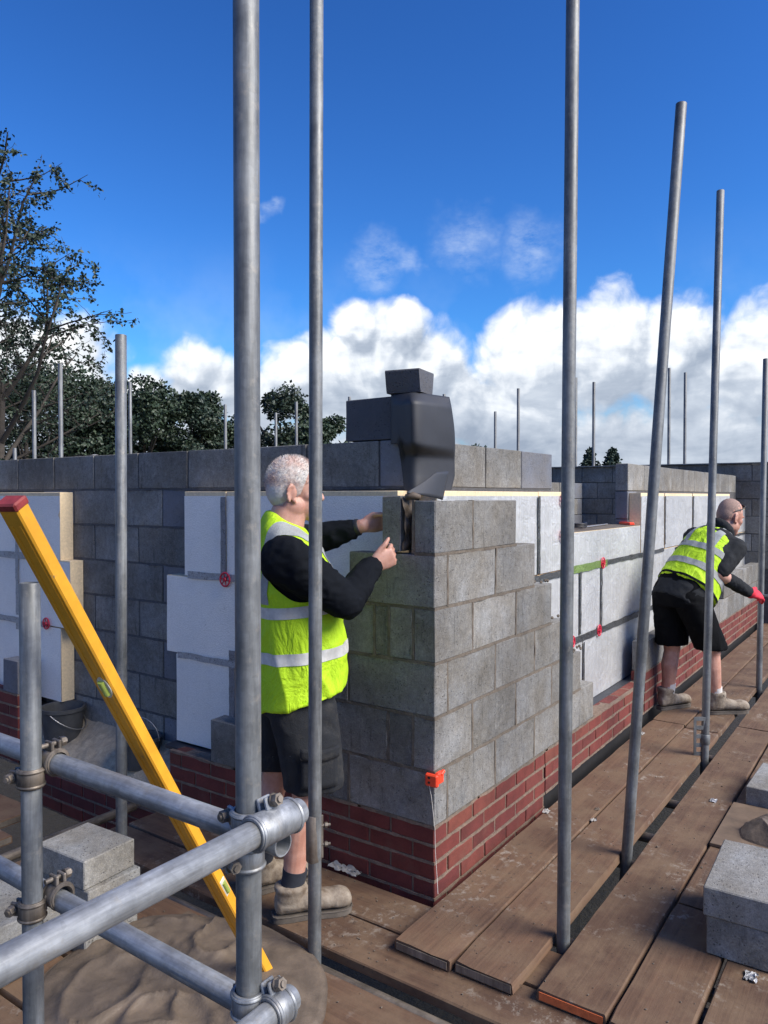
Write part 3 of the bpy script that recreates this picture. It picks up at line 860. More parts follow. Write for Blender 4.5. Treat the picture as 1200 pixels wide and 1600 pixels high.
for lo, hi, s, e, l in ((-.672, -.442, 2.2, 5.2, 'lower board beyond the dark gap at the left edge'), (-.91, -.68, 2.0, 5.2, 'lower board at the left edge under the upper rail'), (-1.15, -.92, 1.93, 5.2, 'lower board at the left edge beside the block stack'), (-1.39, -1.16, 1.93, 5.2, 'lower board at the left edge behind the short tube')):
    timber_board(l, 'Y', s, e, lo, hi, TZ, GT, (-1,))

# ================================================================ tubes
PG = 'scaffold standards round the corner'
def pole(label, p0, p1, m='galvanised_steel', group=PG, name='scaffold_tube', cat='scaffold tube', n=28):
    p0, p1 = Vector(p0), Vector(p1)
    mb = MB().pipe(p0, p1, n=n)
    z = min((p0, p1), key=lambda p: p.z)
    x, y, d = frame(p1 - p0)
    # local z runs along the tube so that streaks follow it
    me = bpy.data.meshes.new(name); Q = Matrix((x, y, d))
    me.from_pydata([tuple(Q @ (Vector(v) - p0)) for v in mb.v], [], mb.f); me.update()
    o = link(name, me, M[m], None, p0); o.rotation_euler = Q.transposed().to_euler()
    shade(o, 40)
    return tag(o, label, cat, group)
pole('thickest scaffold tube, nearest the camera, standing at the rail joint', (-1.638, -.58, -1.9), (-1.632, -.58, 4.2))
pole('upright scaffold tube in front of the older worker', (-.57, .172, -1.9), (-.57, .138, 4.6))
pole('upright scaffold tube right of the block corner, on the dark gap', (-.046, -.565, -1.9), (.040, -.565, 4.6))
pole('leaning scaffold tube between the corner and the bending worker', (.70, -.509, -1.0), (.94, -.722, 3.385))
pole('scaffold tube in front of the bending worker with a perforated foot', (2.215, -.55, -1.5), (2.66, -.55, 3.60))
pole('scaffold tube at the right edge beyond the red glove', (4.25, -.55, -1.9), (4.59, -.547, 2.80))
pole('scaffold tube behind the yellow level, below the tree', (-.605, 1.262, -1.9), (-.605, 1.221, 2.317))
pole('short scaffold tube left of the yellow level, carrying both rails', (-1.64, .157, -1.9), (-1.64, .154, 1.41))
RG = 'guard rail tubes at the lower left'
pole('upper long rail tube running from the left edge behind the thickest tube', (-1.588, 2.1, .962), (-1.588, -.625, .958), 'bright_galvanised_steel', RG)
pole('lower long rail tube running behind the thickest tube over the mortar', (-1.588, 2.1, .640), (-1.588, -.56, .612), 'bright_galvanised_steel', RG)
pole('shiny rail tube crossing the lower left corner in front of the others', (-3.2, -.633, 1.004), (-1.55, -.633, 1.012), 'bright_galvanised_steel', RG)
pole('short rail tube end at the bottom edge beside the thickest tube', (-3.2, -.633, .652), (-1.574, -.633, .660), 'bright_galvanised_steel', RG)
UG = 'tubes carrying the boards'
for xx, y0, l in ((.055, -.035, 'carrying tube end by the brick corner under the boards'), (1.13, -.04, 'carrying tube end in the dark gap right of the second tube'), (1.62, -.05, 'carrying tube end in the dark gap before the leaning tube'), (2.5, -.05, 'carrying tube under the boards near the perforated foot'), (.80, -.5, 'carrying tube beside the foot of the leaning tube'), (4.4, -.05, 'carrying tube under the boards at the right edge')):
    pole(l, (xx, y0, -.067), (xx, -2.2, -.067), 'dirty_steel', UG, n=18)
pole('carrying tube in the dark gap left of the upper rail', (.0 - .03, 1.92, -.10), (-2.0, 1.92, -.107), 'dirty_steel', UG, n=18)
pole('long carrying tube in the dark gap along the tube feet', (-.3, -.592, -.118), (9, -.618, -.118), 'dirty_steel', UG, n=18)
pole('long carrying tube in the dark gap below the thin tube', (-.552, -1.9, -.112), (-.552, 1.9, -.112), 'dirty_steel', UG, n=18)
BG = 'far scaffold tubes rising behind the walls'
far_l = ['far tube, thin, left of the tall pair below the tree', 'far tube in front of the tree, second from the left edge', 'far tube just right of the tube behind the level', 'far short tube end at the left edge below the tree',
         'far tube just left of the thickest tube', 'far faint tube before the middle tree, left of a taller one', 'far tube before the middle tree, left of the thin tube', 'far tube tip behind the block under the membrane', 'far tube tip right of the black membrane',
         'far short tube right of the black membrane', 'far tall tube between the membrane and the second tube', 'far tube touching the right side of the second tube', 'far tube standing before the two conifers', 'far tube right of the leaning tube, taller one', 'far tube right of the leaning tube, shorter one']
for l, p in zip(far_l, [(2.638, 7.477, 2.948), (2.257, 6.283, 3.111), (4.276, 7.765, 3.279), (2.757, 8.153, 2.255), (5.768, 7.371, 3.074), (6.965, 7.404, 3.052), (6.416, 6.447, 3.115), (6.901, 5.756, 3.196), (7.765, 4.524, 3.237), (9.586, 4.536, 3.13), (8.444, 3.559, 3.328), (8.972, 2.811, 3.501), (9.134, 2.577, 3.43), (9.826, 1.597, 3.653), (9.97, 1.388, 3.582)]):
    pole(l, (p[0], p[1], -1.9), p, 'galvanised_steel', BG, n=12)

# ---------------------------------------------------------------- couplers
def hexnut(mb, c, d, r, h):
    x, y, d = frame(d); c = Vector(c)
    mb.rings([[c + (x * math.cos(rad(60 * i)) + y * math.sin(rad(60 * i))) * r + d * z for i in range(6)] for z in (-h / 2, h / 2)])
def coupler(label, pa, da, pb, db, m='dirty_steel', ha=.024, hb=.024, boltA=None, boltB=None):
    pa, pb, da, db = Vector(pa), Vector(pb), Vector(da).normalized(), Vector(db).normalized()
    mid = (pa + pb) / 2
    r = thing('tube_coupler', label, 'coupler', mid, 'couplers joining the tubes')
    ax = (pb - pa).normalized()
    for p, d, h, bd, sgn in ((pa, da, ha, boltA, -1), (pb, db, hb, boltB, 1)):
        q = MB().collar(p, d, .0252, .0315, h, 30)
        for z in (-h + .006, h - .006): q.collar(p + d * z, d, .031, .0345, .0035, 30)
        q.build('collar', M[m], r, 40)
        w = Vector(bd) if bd is not None else ax * sgn
        w = (w - d * w.dot(d)).normalized(); t = d.cross(w)
        # hinge lugs, bolt and nut on the outer side
        lug = MB()
        for s in (-1, 1): lug.obox(p + w * .040 + t * s * .010, w, t, d, .012, .0040, min(h, .022) * .75, .002)
        lug.build('lug', M[m], r)
        b = MB().tube([p + w * .043 - t * .034, p + w * .043 + t * .036], .0062, 10); b.build('bolt', M['dirty_steel'], r, 40)
        nt = MB(); hexnut(nt, p + w * .043 + t * .026, t, .0115, .012); nt.collar(p + w * .043 + t * .018, t, .004, .013, .002, 14); nt.build('nut', M['dirty_steel'], r, 30)
    if (pb - pa).length > .05:
        c = mid; MB().obox(c, ax, da, ax.cross(da), (pb - pa).length / 2 - .027, .02, .016, .004).build('bridge', M[m], r)
    return r
Z = Vector((0, 0, 1)); Yv = Vector((0, 1, 0)); Xv = Vector((1, 0, 0))
coupler('rusty coupler fixing the upper rail to the short tube', (-1.64, .156, .935), Z, (-1.588, .145, .962), Yv, boltA=(-.4, 1, 0), boltB=(0, .0, 1))
coupler('rusty coupler fixing the lower rail to the short tube', (-1.64, .156, .61), Z, (-1.588, .13, .632), Yv, boltA=(-.4, 1, 0), boltB=(.0, 0, 1))
coupler('pale coupler on the thickest tube holding the upper rail end', (-1.637, -.58, .945), Z, (-1.588, -.53, .959), Yv, 'bright_galvanised_steel', boltA=(-1, .25, 0), boltB=(-.3, 0, 1))
coupler('big pale sleeve coupler on the shiny front rail beside the thickest tube', (-1.637, -.58, 1.012), Z, (-1.625, -.633, 1.0117), Xv, 'bright_galvanised_steel', .02, .055, boltA=(.2, 1, 0), boltB=(0, .35, 1))
coupler('coupler on the short rail end at the bottom edge', (-1.637, -.58, .665), Z, (-1.615, -.633, .66), Xv, 'bright_galvanised_steel', boltA=(.8, .6, 0), boltB=(0, .4, 1))
# sleeve on the tube in front of the older worker
r = thing('sleeve_coupler', 'dark sleeve with two bolts on the tube in front of the older worker', 'coupler', (-.57, .165, .36))
MB().collar((-.57, .165, .385), Z, .0248, .0285, .085, 30).build('sleeve', M['dirty_steel'], r, 40)
MB().obox((-.548, .147, .385), (.77, -.64, 0), (.64, .77, 0), (0, 0, 1), .006, .004, .078, .001).build('flange', M['dirty_steel'], r)
for z in (.355, .425):
    b = MB().tube([(-.555, .153, z), (-.523, .126, z)], .005, 10); hexnut(b, (-.535, .136, z), (.77, -.64, 0), .010, .010); b.build('bolt', M['dirty_steel'], r, 30)
# perforated foot on the far tube
r = thing('perforated_bracket', 'flat perforated steel bracket at the foot of the tube by the bending worker', 'bracket', (2.32, -.55, 0))
q = MB(); u = Vector((.57, -.82, 0)); nrm = Vector((-.82, -.57, 0))
c0 = Vector((2.325, -.525, .12))
for s in (-1, 1): q.obox(c0 + u * s * .030, u, nrm, Z, .008, .003, .12)
for k in range(5): q.obox(c0 + Z * (-.11 + .055 * k), u, nrm, Z, .0225, .003, .012)
q.build('plate', M['galvanised_steel'], r)
MB().collar((2.353, -.55, .10), (.087, 0, 1), .0246, .030, .03, 24).build('collar', M['galvanised_steel'], r, 40)

# ================================================================ spirit level
a = Vector((-1.793, -.045, 1.607)); b = Vector((-.771, .201, -.038)); ax = (a - b).normalized()
cv = (Vector(cam.location) - (a + b) / 2); cp = (cv - ax * cv.dot(ax)).normalized(); sd_ = ax.cross(cp)
if sd_.dot(Vector((math.sin(rad(35)), -math.cos(rad(35)), 0))) < 0: sd_ = -sd_
n1 = (sd_ * math.cos(rad(52)) + cp * math.sin(rad(52))).normalized()
n2 = ax.cross(n1)
if n2.dot(cp) < 0: n2 = -n2
lv = thing('spirit_level', 'long yellow spirit level with a red end cap, leaning over the upper rail', 'spirit level', b)
L = (a - b).length; mid = (a + b) / 2
w1, w2 = .018, .0265
def lp(x, y, z): return mid + ax * x + n2 * y + n1 * z     # along, across the narrow face, across the web
bod = MB(); prof = [(w1, w2 - .004), (w1, -w2 + .004), (w1 - .004, -w2), (-w1 + .004, -w2), (-w1, -w2 + .004), (-w1, w2 - .004), (-w1 + .004, w2), (w1 - .004, w2)]
bod.rings([[lp(t, y, z) for y, z in prof] for t in (-L / 2, L / 2 - .012)])
bod.build('body', M['yellow_paint'], lv)
for s in (-1, 1):
    MB().obox(lp(s * (L / 2 - .004), 0, 0), ax, n2, n1, .010, w1 + .0025, w2 + .0025, .004).build('end_cap', M['red_plastic'], lv)
for z in (-.45, .45):
    MB().obox(lp(0, w1 + .0004, w2 * z), ax, n2, n1, L / 2 - .05, .0012, .003).build('rib', M['yellow_paint'], lv)
# oval vial in the web and a small vial in the narrow face
t0 = L * (.5 - .27); h = MB()
cc = lp(t0, w1, .004)
h.rings([[cc + (ax * math.cos(q) * .034 + n1 * math.sin(q) * .017) + n2 * z for q in [rad(15 * i) for i in range(24)]] for z in (-.002, .0022)])
h.build('vial_frame', M['vial_holder'], lv, 30)
MB().tube([cc + ax * -.022 + n2 * .003, cc + ax * .022 + n2 * .003], .0085, 12).build('vial', M['vial'], lv, 40)
t1 = L * (.5 - .715); cc = lp(t1, 0, w2)
MB().obox(cc, ax, n2, n1, .036, .012, .0012, .001).build('vial_frame', M['vial_holder'], lv)
MB().tube([cc + ax * -.026 + n1 * .001, cc + ax * .022 + n1 * .001], .008, 12).build('vial', M['vial'], lv, 40)

# ================================================================ loose blocks
def cblock(label, lo, hi, m='grey_concrete', rz=0, grp='loose concrete blocks on the boards'):
    c = Vector(((lo[0] + hi[0]) / 2, (lo[1] + hi[1]) / 2, lo[2])); h = [(hi[i] - lo[i]) / 2 for i in range(3)]
    q = MB()
    # finer block: gridded faces with chipped arrises
    bm = bmesh.new(); bmesh.ops.create_cube(bm, size=1)
    bmesh.ops.scale(bm, vec=(h[0] * 2, h[1] * 2, h[2] * 2), verts=bm.verts)
    bmesh.ops.bevel(bm, geom=bm.edges[:], offset=.004, segments=1, affect='EDGES')
    bmesh.ops.subdivide_edges(bm, edges=[e for e in bm.edges if e.calc_length() > .06], cuts=5, use_grid_fill=True)
    s = random.uniform(0, 50)
    for v in bm.verts:
        ed = sum(abs(abs(v.co[i]) - h[i]) < .0045 for i in range(3))
        k = noise.noise(v.co * 23 + Vector((s, s, s)))
        v.co *= 1 - (.02 * max(0, k) if ed >= 2 else .0015 * k)
        v.co.z += h[2]
    me = bpy.data.meshes.new('concrete_block'); bm.to_mesh(me); bm.free()
    o = link('concrete_block', me, M[m], None, c, (0, 0, rz))
    return tag(o, label, 'block', grp)
cblock('light grey top block of the left stack, behind the short tube', (-1.07, .83, .20), (-.845, 1.11, .305), 'pale_concrete', rad(3))
cblock('block below the top block of the left stack', (-1.065, .81, .098), (-.835, 1.24, .198), 'grey_concrete', rad(2))
cblock('bottom block of the left stack, resting on the boards', (-1.07, .82, -.04), (-.84, 1.26, .096), 'grey_concrete', rad(1))
cblock('upper block of the left stack beside the short tube, at the left edge', (-1.40, .90, .06), (-1.10, 1.33, .165), 'pale_concrete', rad(-3))
cblock('lower block at the left edge behind the short tube', (-1.38, .90, -.04), (-1.11, 1.34, .058), 'grey_concrete', rad(2))
cblock('light grey top block of the right stack beside the crumpled foil', (.165, -1.225, .142), (.605, -1.0, .245), 'pale_concrete', rad(2))
cblock('bottom block of the right stack under the light grey one', (.175, -1.23, .001), (.615, -1.012, .14), 'grey_concrete', rad(1))
cblock('pale block lying at the right edge beyond the mortar', (1.66, -1.13, .001), (2.10, -.905, .10), 'pale_concrete', rad(-2))

# ================================================================ mortar heaps on spot boards
def heap(label, cx, cy, z0, rx, ry, h, seed, rot=0):
    q = MB()
    def fn(u, v):
        a = 2 * math.pi * u; rr = v ** .8
        x = rx * rr * math.cos(a) * (1 + .25 * noise.noise((math.cos(a) * 1.5, math.sin(a) * 1.5, seed))); y = ry * rr * math.sin(a) * (1 + .2 * noise.noise((math.cos(a) * 1.5, math.sin(a) * 1.5, seed + 3)))
        px, py = x * math.cos(rot) - y * math.sin(rot), x * math.sin(rot) + y * math.cos(rot)
        w = Vector((px * 4.6 + seed, py * 4.6, seed))
        n = noise.noise(w) ; rdg = 1 - abs(noise.noise(w * 1.3 + Vector((n, n, 0)) * 1.2)); fine = noise.noise(w * 3.7) + .6 * (1 - 2 * abs(noise.noise(w * 2.6 + Vector((n * 3, 0, 0))))) + .35 * noise.noise(w * 11)
        f = (1 - rr ** 2.2)
        z = f * h * (.62 + .42 * n + .3 * (rdg - .6)) + .006 * fine * min(1, f * 3 + .2) + .016 * rdg ** 9 * min(1, f * 4)
        return (cx + px, cy + py, z0 + max(0.001, z) if rr < .97 else z0 - .004)
    q.grid(fn, 120, 46)
    o = own('mortar_heap', q, M['wet_mortar'], label, 'mortar heap', None, 180)
    return o
own('spot_board', MB().box((-1.34, .06, -.04), (-.66, .74, -.024), .002), M['plywood'], 'plywood spot board under the left mortar heap', 'spot board')
heap('wet brown mortar heap behind the lower rails at the left', -1.0, .40, -.024, .46, .47, .075, 3.3, .5)
own('spot_board', MB().box((1.06, -1.42, .001), (1.63, -.845, .016), .002), M['plywood'], 'mortar splashed spot board between the pale blocks at the right', 'spot board')
heap('small wet mortar heap on the spot board at the right edge', 1.32, -1.09, .016, .19, .17, .085, 8.1)

# bucket with a wire handle standing in the gap
r = thing('bucket', 'dark mortar bucket standing at the foot of the bare block wall', 'bucket', (.125, 2.86, .07))
q = MB(); c = Vector((.125, 2.86, .06)); n = 32
def ring(rd, z): return [c + Vector((math.cos(2 * math.pi * j / n) * rd, math.sin(2 * math.pi * j / n) * rd, z)) for j in range(n)]
q.rings([ring(.001, 0), ring(.108, 0), ring(.112, .02), ring(.130, .185), ring(.139, .19), ring(.139, .212), ring(.126, .212), ring(.122, .19), ring(.105, .06), ring(.001, .055)], cap=False)
q.build('tub', M['bucket_plastic'], r, 40)
MB().tube([c + Vector((.139 * math.cos(t), .139 * math.sin(t), .19 - .10 * math.sin((t - .4) / math.pi * math.pi) ** 1 if False else .185 - .11 * math.sin(max(0, min(math.pi, t - 3.6))))) for t in [3.6 + math.pi * i / 16 for i in range(17)]], .0028, 8).build('handle', M['wire'], r, 60)
# second bucket deeper in the gap with its handle up
r = thing('bucket', 'dark bucket half hidden behind the yellow level, wire handle raised', 'bucket', (.13, 2.12, .05))
q = MB(); c = Vector((.14, 2.10, .04))
q.rings([ring(.001, 0), ring(.10, 0), ring(.118, .15), ring(.126, .154), ring(.126, .172), ring(.114, .172), ring(.11, .15), ring(.095, .05), ring(.001, .05)], cap=False)
q.build('tub', M['bucket_plastic'], r, 40)
MB().tube([c + Vector((.10 * math.cos(t) * .4, .125 * math.cos(t) * -1, .155 + .13 * math.sin(t))) for t in [math.pi * i / 16 for i in range(17)]], .0022, 8).build('handle', M['wire'], r, 60)

# ---------------------------------------------------------------- corner line block and string
r = thing('line_block', 'bright orange corner line block clipped to the block arris', 'line block', (-.012, -.004, .43))
MB().obox((-.014, .004, .455), (1, 0, 0), (0, 1, 0), (0, 0, 1), .010, .030, .026, .006).build('cheek', M['orange_plastic'], r)
MB().obox((.010, -.016, .463), (1, 0, 0), (0, 1, 0), (0, 0, 1), .022, .011, .024, .005).build('cheek', M['orange_plastic'], r)
MB().obox((.022, -.024, .482), (.9, 0, .4), (0, 1, 0), (-.4, 0, .9), .014, .007, .006, .002).build('wing', M['orange_plastic'], r)
for z in (.447, .466): MB().obox((-.0245, .012, z), (1, 0, 0), (0, 1, 0), (0, 0, 1), .0012, .005, .004).build('slot', M['black_plastic'], r)
own('string_line', MB().tube([(-.022, .012, .438), (-.016, .004, .38), (-.006, -.006, .25), (-.006, -.008, .16), (-.012, -.02, .06), (-.03, -.035, .002)], .0011, 6), M['string'], 'thin pale builders line hanging from the orange line block', 'string')
own('crumpled_rag', MB().grid(lambda u, v: (-.06 + .05 * v + .02 * noise.noise((u * 4, v * 4, 1)), .36 + .16 * u, -.03 + .02 * abs(noise.noise((u * 7, v * 5, 2)))), 18, 10), M['rag'], 'small crumpled white scrap at the foot of the brick plinth behind the boot', 'scrap', None, 180)
# scraps on the boards
def scrap(label, x, y, z, s, m, seed):
    q = MB(); n = 10
    q.grid(lambda u, v: (x + s * (u - .5) + .2 * s * noise.noise((u * 3, v * 3, seed)), y + s * .7 * (v - .5) + .2 * s * noise.noise((u * 3, v * 3, seed + 2)), z + s * .35 * abs(noise.noise((u * 4.1, v * 4.3, seed + 4)))), n, n)
    return own('scrap', q, m, label, 'scrap', 'scraps lying on the boards', 60)
scrap('crumpled silver foil scrap on the board below the right block stack', .12, -1.17, .001, .055, M['silver_tape'], 2)
scrap('flat silver scrap on the board left of the mortar spot board', 1.62, -.75, .001, .045, M['silver_tape'], 5)
scrap('pale mortar crumb on the seam right of the block corner', 1.16, -.28, .001, .03, M['wet_mortar'], 8)
scrap('pale mortar crumb beside the board seam, nearer one', 1.02, -.31, .001, .036, M['rag'], 11)
scrap('white crumb by the foot of the second tube near the plinth', .98, -.075, .001, .045, M['rag'], 14)
scrap('pale crumb behind the leaning tube near the brick ledge', 2.55, -.10, .001, .05, M['rag'], 17)
rn = random.Random(5); q = MB()
for i in range(420):
    x = rn.uniform(-.3, 4.5); y = rn.choice((rn.uniform(-.29, -.07), rn.uniform(-.5, -.3), rn.uniform(-.82, -.61), rn.uniform(-1.05, -.85))); s = rn.uniform(.0008, .003) * (1 if rn.random() < .93 else 1.9)
    q.box((x - s, y - s * .8, .0), (x + s, y + s * .8, s * 1.1), s * .4, s * .35, rnd=rn)
for i in range(260):
    x = rn.choice((rn.uniform(-.27, -.07), rn.uniform(-.51, -.3), rn.uniform(-.84, -.63))); y = rn.uniform(-1.2, 1.4); s = rn.uniform(.0008, .003)
    q.box((x - s, y - s * .8, -.041), (x + s, y + s * .8, -.041 + s * 1.1), s * .4, s * .35, rnd=rn)
tag(q.build('mortar_crumbs', M['grey_mortar']), 'mortar crumbs scattered over the scaffold boards', kind='stuff')

# things on the window board
own('hand_tool', MB().obox((3.36, .26, 1.402), (.75, .66, 0), (-.66, .75, 0), (0, 0, 1), .10, .022, .011, .005), M['orange_plastic'], 'flat orange plastic tool on the window board by the leaning tube', 'tool')
own('thin_rod', MB().tube([(2.55, .30, 1.400), (3.2, .36, 1.400)], .005, 8), M['wire'], 'thin pale rod lying on the window board', 'rod')
own('coiled_cable', MB().tube([(2.42 + .07 * math.cos(t) * (1 + .1 * math.sin(3 * t)), .30 + .05 * math.sin(t), 1.402 + .0016 * t) for t in [.4 * i for i in range(48)]], .006, 8), M['black_plastic'], 'black cable coiled on the window board beside the second tube', 'cable', None, 60)

# ================================================================ membrane draped over the corner block, held down by a block
MPATH = [Vector(p) for p in ((.259, .392, 0), (.256, .315, 0), (.258, .262, 0), (.345, .238, 0), (.480, .215, 0))]
def mpath(u):
    t = u * 4; i = min(3, int(t)); a, b = MPATH[i], MPATH[i + 1]; p0 = MPATH[max(0, i - 1)]; p3 = MPATH[min(4, i + 2)]; k = t - i
    return a + (b - p0) * (k * (1 - k) ** 2 * .5) + (b - a) * (k * k * (3 - 2 * k)) - (p3 - a) * (k * k * (1 - k) * .5)
def mem(u, v):
    '''u across from the left face round the corner to the free right edge, v down from the back of the top'''
    if v < .12:
        k = v / .12; c = Vector((.40, .36, 0)); p = c.lerp(mpath(u), .25 + .75 * k)
        return (p.x, p.y, 2.094 - .006 * k ** 3 + .001 * noise.noise((u * 5, v * 9, 1)))
    k = (v - .12) / .88
    zb = 1.625 + .235 * max(0.0, min(1, (.24 - u) / .10))
    z = 2.088 - (2.088 - zb) * k; d = 2.088 - z
    p = mpath(u)
    o = Vector((-.35, -.93, 0)) * u + Vector((-.95, -.3, 0)) * (1 - u)
    fo_ = min(1.0, max(0.0, (d - .225 - .02 * u) / .050)); fo_ = fo_ * fo_ * (3 - 2 * fo_)
    p = p + o * (.004 + .010 * math.sin(min(1, d / .30) * math.pi) * (.3 + .7 * u)) + Vector((-.85, -.53, 0)) * .085 * min(1, d / .05) * (1 - fo_) * (1 - .7 * u ** 3) * min(1, u / .40)
    p.x += (.052 * math.sin(min(1.0, d / .44) * math.pi * .62) - .42 * max(0, d - .37)) * u ** 1.5
    n = .003 * noise.noise((u * 3, v * 4, 3))
    return (p.x + n, p.y + n, z)
mm = MB().grid(mem, 40, 50)
me_o = own('membrane', mm, M['black_membrane'], 'black damp proof membrane draped over the corner block, hanging to the pier', 'membrane', None, 180)
so = me_o.modifiers.new('thickness', 'SOLIDIFY'); so.thickness = .004; so.offset = 0
FQ = [Vector(p) for p in ((.00, .135, 1.634), (.275, .125, 1.602), (.132, .15, 1.722), (.375, .15, 1.734))]
fl = MB().grid(lambda u, v: tuple(FQ[0].lerp(FQ[1], u).lerp(FQ[2].lerp(FQ[3], u), v * min(1, .08 + u / .42)) + Vector((0, -.02 * math.sin(math.pi * u), 0))), 14, 8)
fo = own('membrane_flap', fl, M['black_membrane'], 'folded lower flap of black membrane above the corner block', 'membrane', None, 180)
so = fo.modifiers.new('thickness', 'SOLIDIFY'); so.thickness = .004
wt = MB(); u_ = Vector((.985, .17, 0)); v_ = Vector((-.17, .985, 0)); c = Vector((.325, .335, 2.094))
wt.rings([[c + u_ * (sx * .092 * k) + v_ * (sy * .085 * (1 if sy > 0 else 1)) + Z * z for sx, sy in ((-1, -1), (1, -1), (1, 1), (-1, 1))] for k, z in ((.78, 0), (.84, .02), (1.0, .098), (.97, .104))])
own('concrete_block', wt, M['charcoal_concrete'], 'small dark cut block weighing down the black membrane', 'block', None, 20)

# ================================================================ trees
def leaf(mb, c, s, rn, droop=.3):
    d = Vector((rn.gauss(0, 1), rn.gauss(0, 1), rn.gauss(0, .7) - droop)).normalized()
    a = Vector((rn.gauss(0, 1), rn.gauss(0, 1), rn.gauss(0, 1))); w = d.cross(a).normalized() * s * .36
    nn = d.cross(w).normalized() * s * .1
    mb.add([c, c + d * s * .5 + w + nn, c + d * s, c + d * s * .5 - w + nn], [(0, 1, 2, 3)])

def sparse_tree(name, label, base, height, spread, seed, stems, leaf_s, nleaf, m, lean=(0, 0)):
    rn = random.Random(seed); base = Vector(base)
    r = thing(name, label, 'tree', base)
    wood = MB(); lv = MB(); twigs = []
    def grow(p, d, L, rd, lvl):
        n = 6; pts = [p]; q = p.copy(); dd = d.copy()
        for i in range(n):
            dd = (dd + Vector((rn.gauss(0, .17), rn.gauss(0, .17), .06 if lvl < 2 else .02))).normalized()
            q = q + dd * (L / n); pts.append(q.copy())
        wood.tube(pts, [max(.005, rd * (1 - .8 * i / n)) for i in range(n + 1)], 7 if lvl < 2 else 4, cap=False)
        if lvl >= 2: twigs.append(pts)
        if lvl < 3:
            k = (9, 6, 4)[lvl]
            for j in range(k):
                t = (.28 if lvl == 0 else .2) + (.95 - .25) * (j + rn.random()) / k
                i = min(n - 1, int(t * n)); o = pts[i].lerp(pts[i + 1], t * n - i)
                a = rn.uniform(0, 2 * math.pi); x, y, _ = frame(dd)
                side = (x * math.cos(a) + y * math.sin(a))
                nd = (dd * .55 + side * .9 + Z * (.15 if lvl == 0 else -.05)).normalized()
                grow(o, nd, L * (.50 if lvl == 0 else .52) * (1.15 - .5 * t) * spread, rd * .40, lvl + 1)
    for i in range(stems):
        a = 2 * math.pi * i / stems + seed
        grow(base + Vector((.25 * math.cos(a), .25 * math.sin(a), 0)), Vector((.16 * math.cos(a) + lean[0], .16 * math.sin(a) + lean[1], 1)).normalized(), height * rn.uniform(.85, 1), .17, 0)
    for i in range(nleaf):
        tw = rn.choice(twigs); k = rn.randrange(1, len(tw)); p = tw[k - 1].lerp(tw[k], rn.random())
        for q in range(rn.randrange(2, 5)):
            leaf(lv, p + Vector((rn.gauss(0, .05), rn.gauss(0, .05), rn.gauss(0, .05) - .02)), leaf_s * rn.uniform(.7, 1.25), rn, .5)
    wood.build('trunk', M['bark'], r, 60); lv.build('crown', m, r)
    return r
sparse_tree('broadleaf_tree', 'tall loose leafy tree at the left edge, twigs against the blue sky', (6.7, 16.6, -1.9), 10.3, 1.05, 2, 3, .10, 9500, M['dark_leaves'])

def dense_tree(name, label, base, h, w, seed, m, ls=.22, n=9000, lobes=34, group='trees in the row behind the site'):
    rn = random.Random(seed); base = Vector(base)
    r = thing(name, label, 'tree', base, group)
    tr = MB().tube([base, base + Vector((.1, .05, h * .35)), base + Vector((0, .1, h * .8))], [.22, .16, .05], 8)
    for i in range(7):
        a = rn.uniform(0, 6.28); z = h * rn.uniform(.3, .6)
        tr.tube([base + Vector((0, 0, z)), base + Vector((math.cos(a) * w * .3, math.sin(a) * w * .3, z + h * .2))], [.08, .02], 5)
    tr.build('trunk', M['bark'], r, 60)
    cr = MB(); L = []
    for i in range(lobes):
        t = rn.random(); zz = h * (.34 + .60 * t); rr = w * .5 * math.sin(math.pi * min(1, .34 + .60 * t)) ** .8 * rn.uniform(.35, 1.0); a = rn.uniform(0, 6.28)
        L.append((base + Vector((math.cos(a) * rr, math.sin(a) * rr, zz)), w * rn.uniform(.11, .22)))
    for i in range(n):
        c, q = rn.choice(L)
        d = Vector((rn.gauss(0, 1), rn.gauss(0, 1), rn.gauss(0, 1))).normalized() * q * rn.uniform(.55, 1.12)
        d.z *= .8
        leaf(cr, c + d, ls * rn.uniform(.7, 1.4), rn, .1)
    cr.build('crown', m, r)
    return r
dense_tree('broadleaf_tree', 'dense green tree at the left edge behind the loose tall tree', (14.39, 33.55, -1.9), 8.56, 5.75, 20, M['dark_leaves'], 0.17, 10000)
dense_tree('broadleaf_tree', 'dense dark tree behind the trunk of the loose tall tree', (15.51, 30.23, -1.9), 9.11, 5.75, 21, M['mid_leaves'], 0.17, 10000)
dense_tree('broadleaf_tree', 'dense tree behind the far tall tube at the left', (17.80, 30.46, -1.9), 9.60, 5.29, 22, M['mid_leaves'], 0.17, 10000)
dense_tree('broadleaf_tree', 'dense tree left of the tube behind the level', (19.34, 30.00, -1.9), 9.31, 5.06, 23, M['dark_leaves'], 0.17, 10000)
dense_tree('broadleaf_tree', 'dense tree just right of the tube behind the level', (19.75, 27.66, -1.9), 8.95, 4.60, 24, M['mid_leaves'], 0.17, 10000)
dense_tree('broadleaf_tree', 'narrow dense tree with a bumpy top, left of the thickest tube', (21.69, 28.38, -1.9), 9.13, 3.91, 25, M['mid_leaves'], 0.17, 10000)
dense_tree('broadleaf_tree', 'slim dense tree in the row, second left of the thickest tube', (21.69, 26.62, -1.9), 8.71, 3.45, 26, M['dark_leaves'], 0.17, 10000)
dense_tree('broadleaf_tree', 'slim tree with gaps of sky beside the thickest tube', (23.51, 27.53, -1.9), 9.09, 2.99, 27, M['mid_leaves'], 0.17, 10000)
dense_tree('broadleaf_tree', 'small tree showing right behind the thickest tube', (25.79, 27.75, -1.9), 8.71, 2.99, 28, M['mid_leaves'], 0.17, 10000)
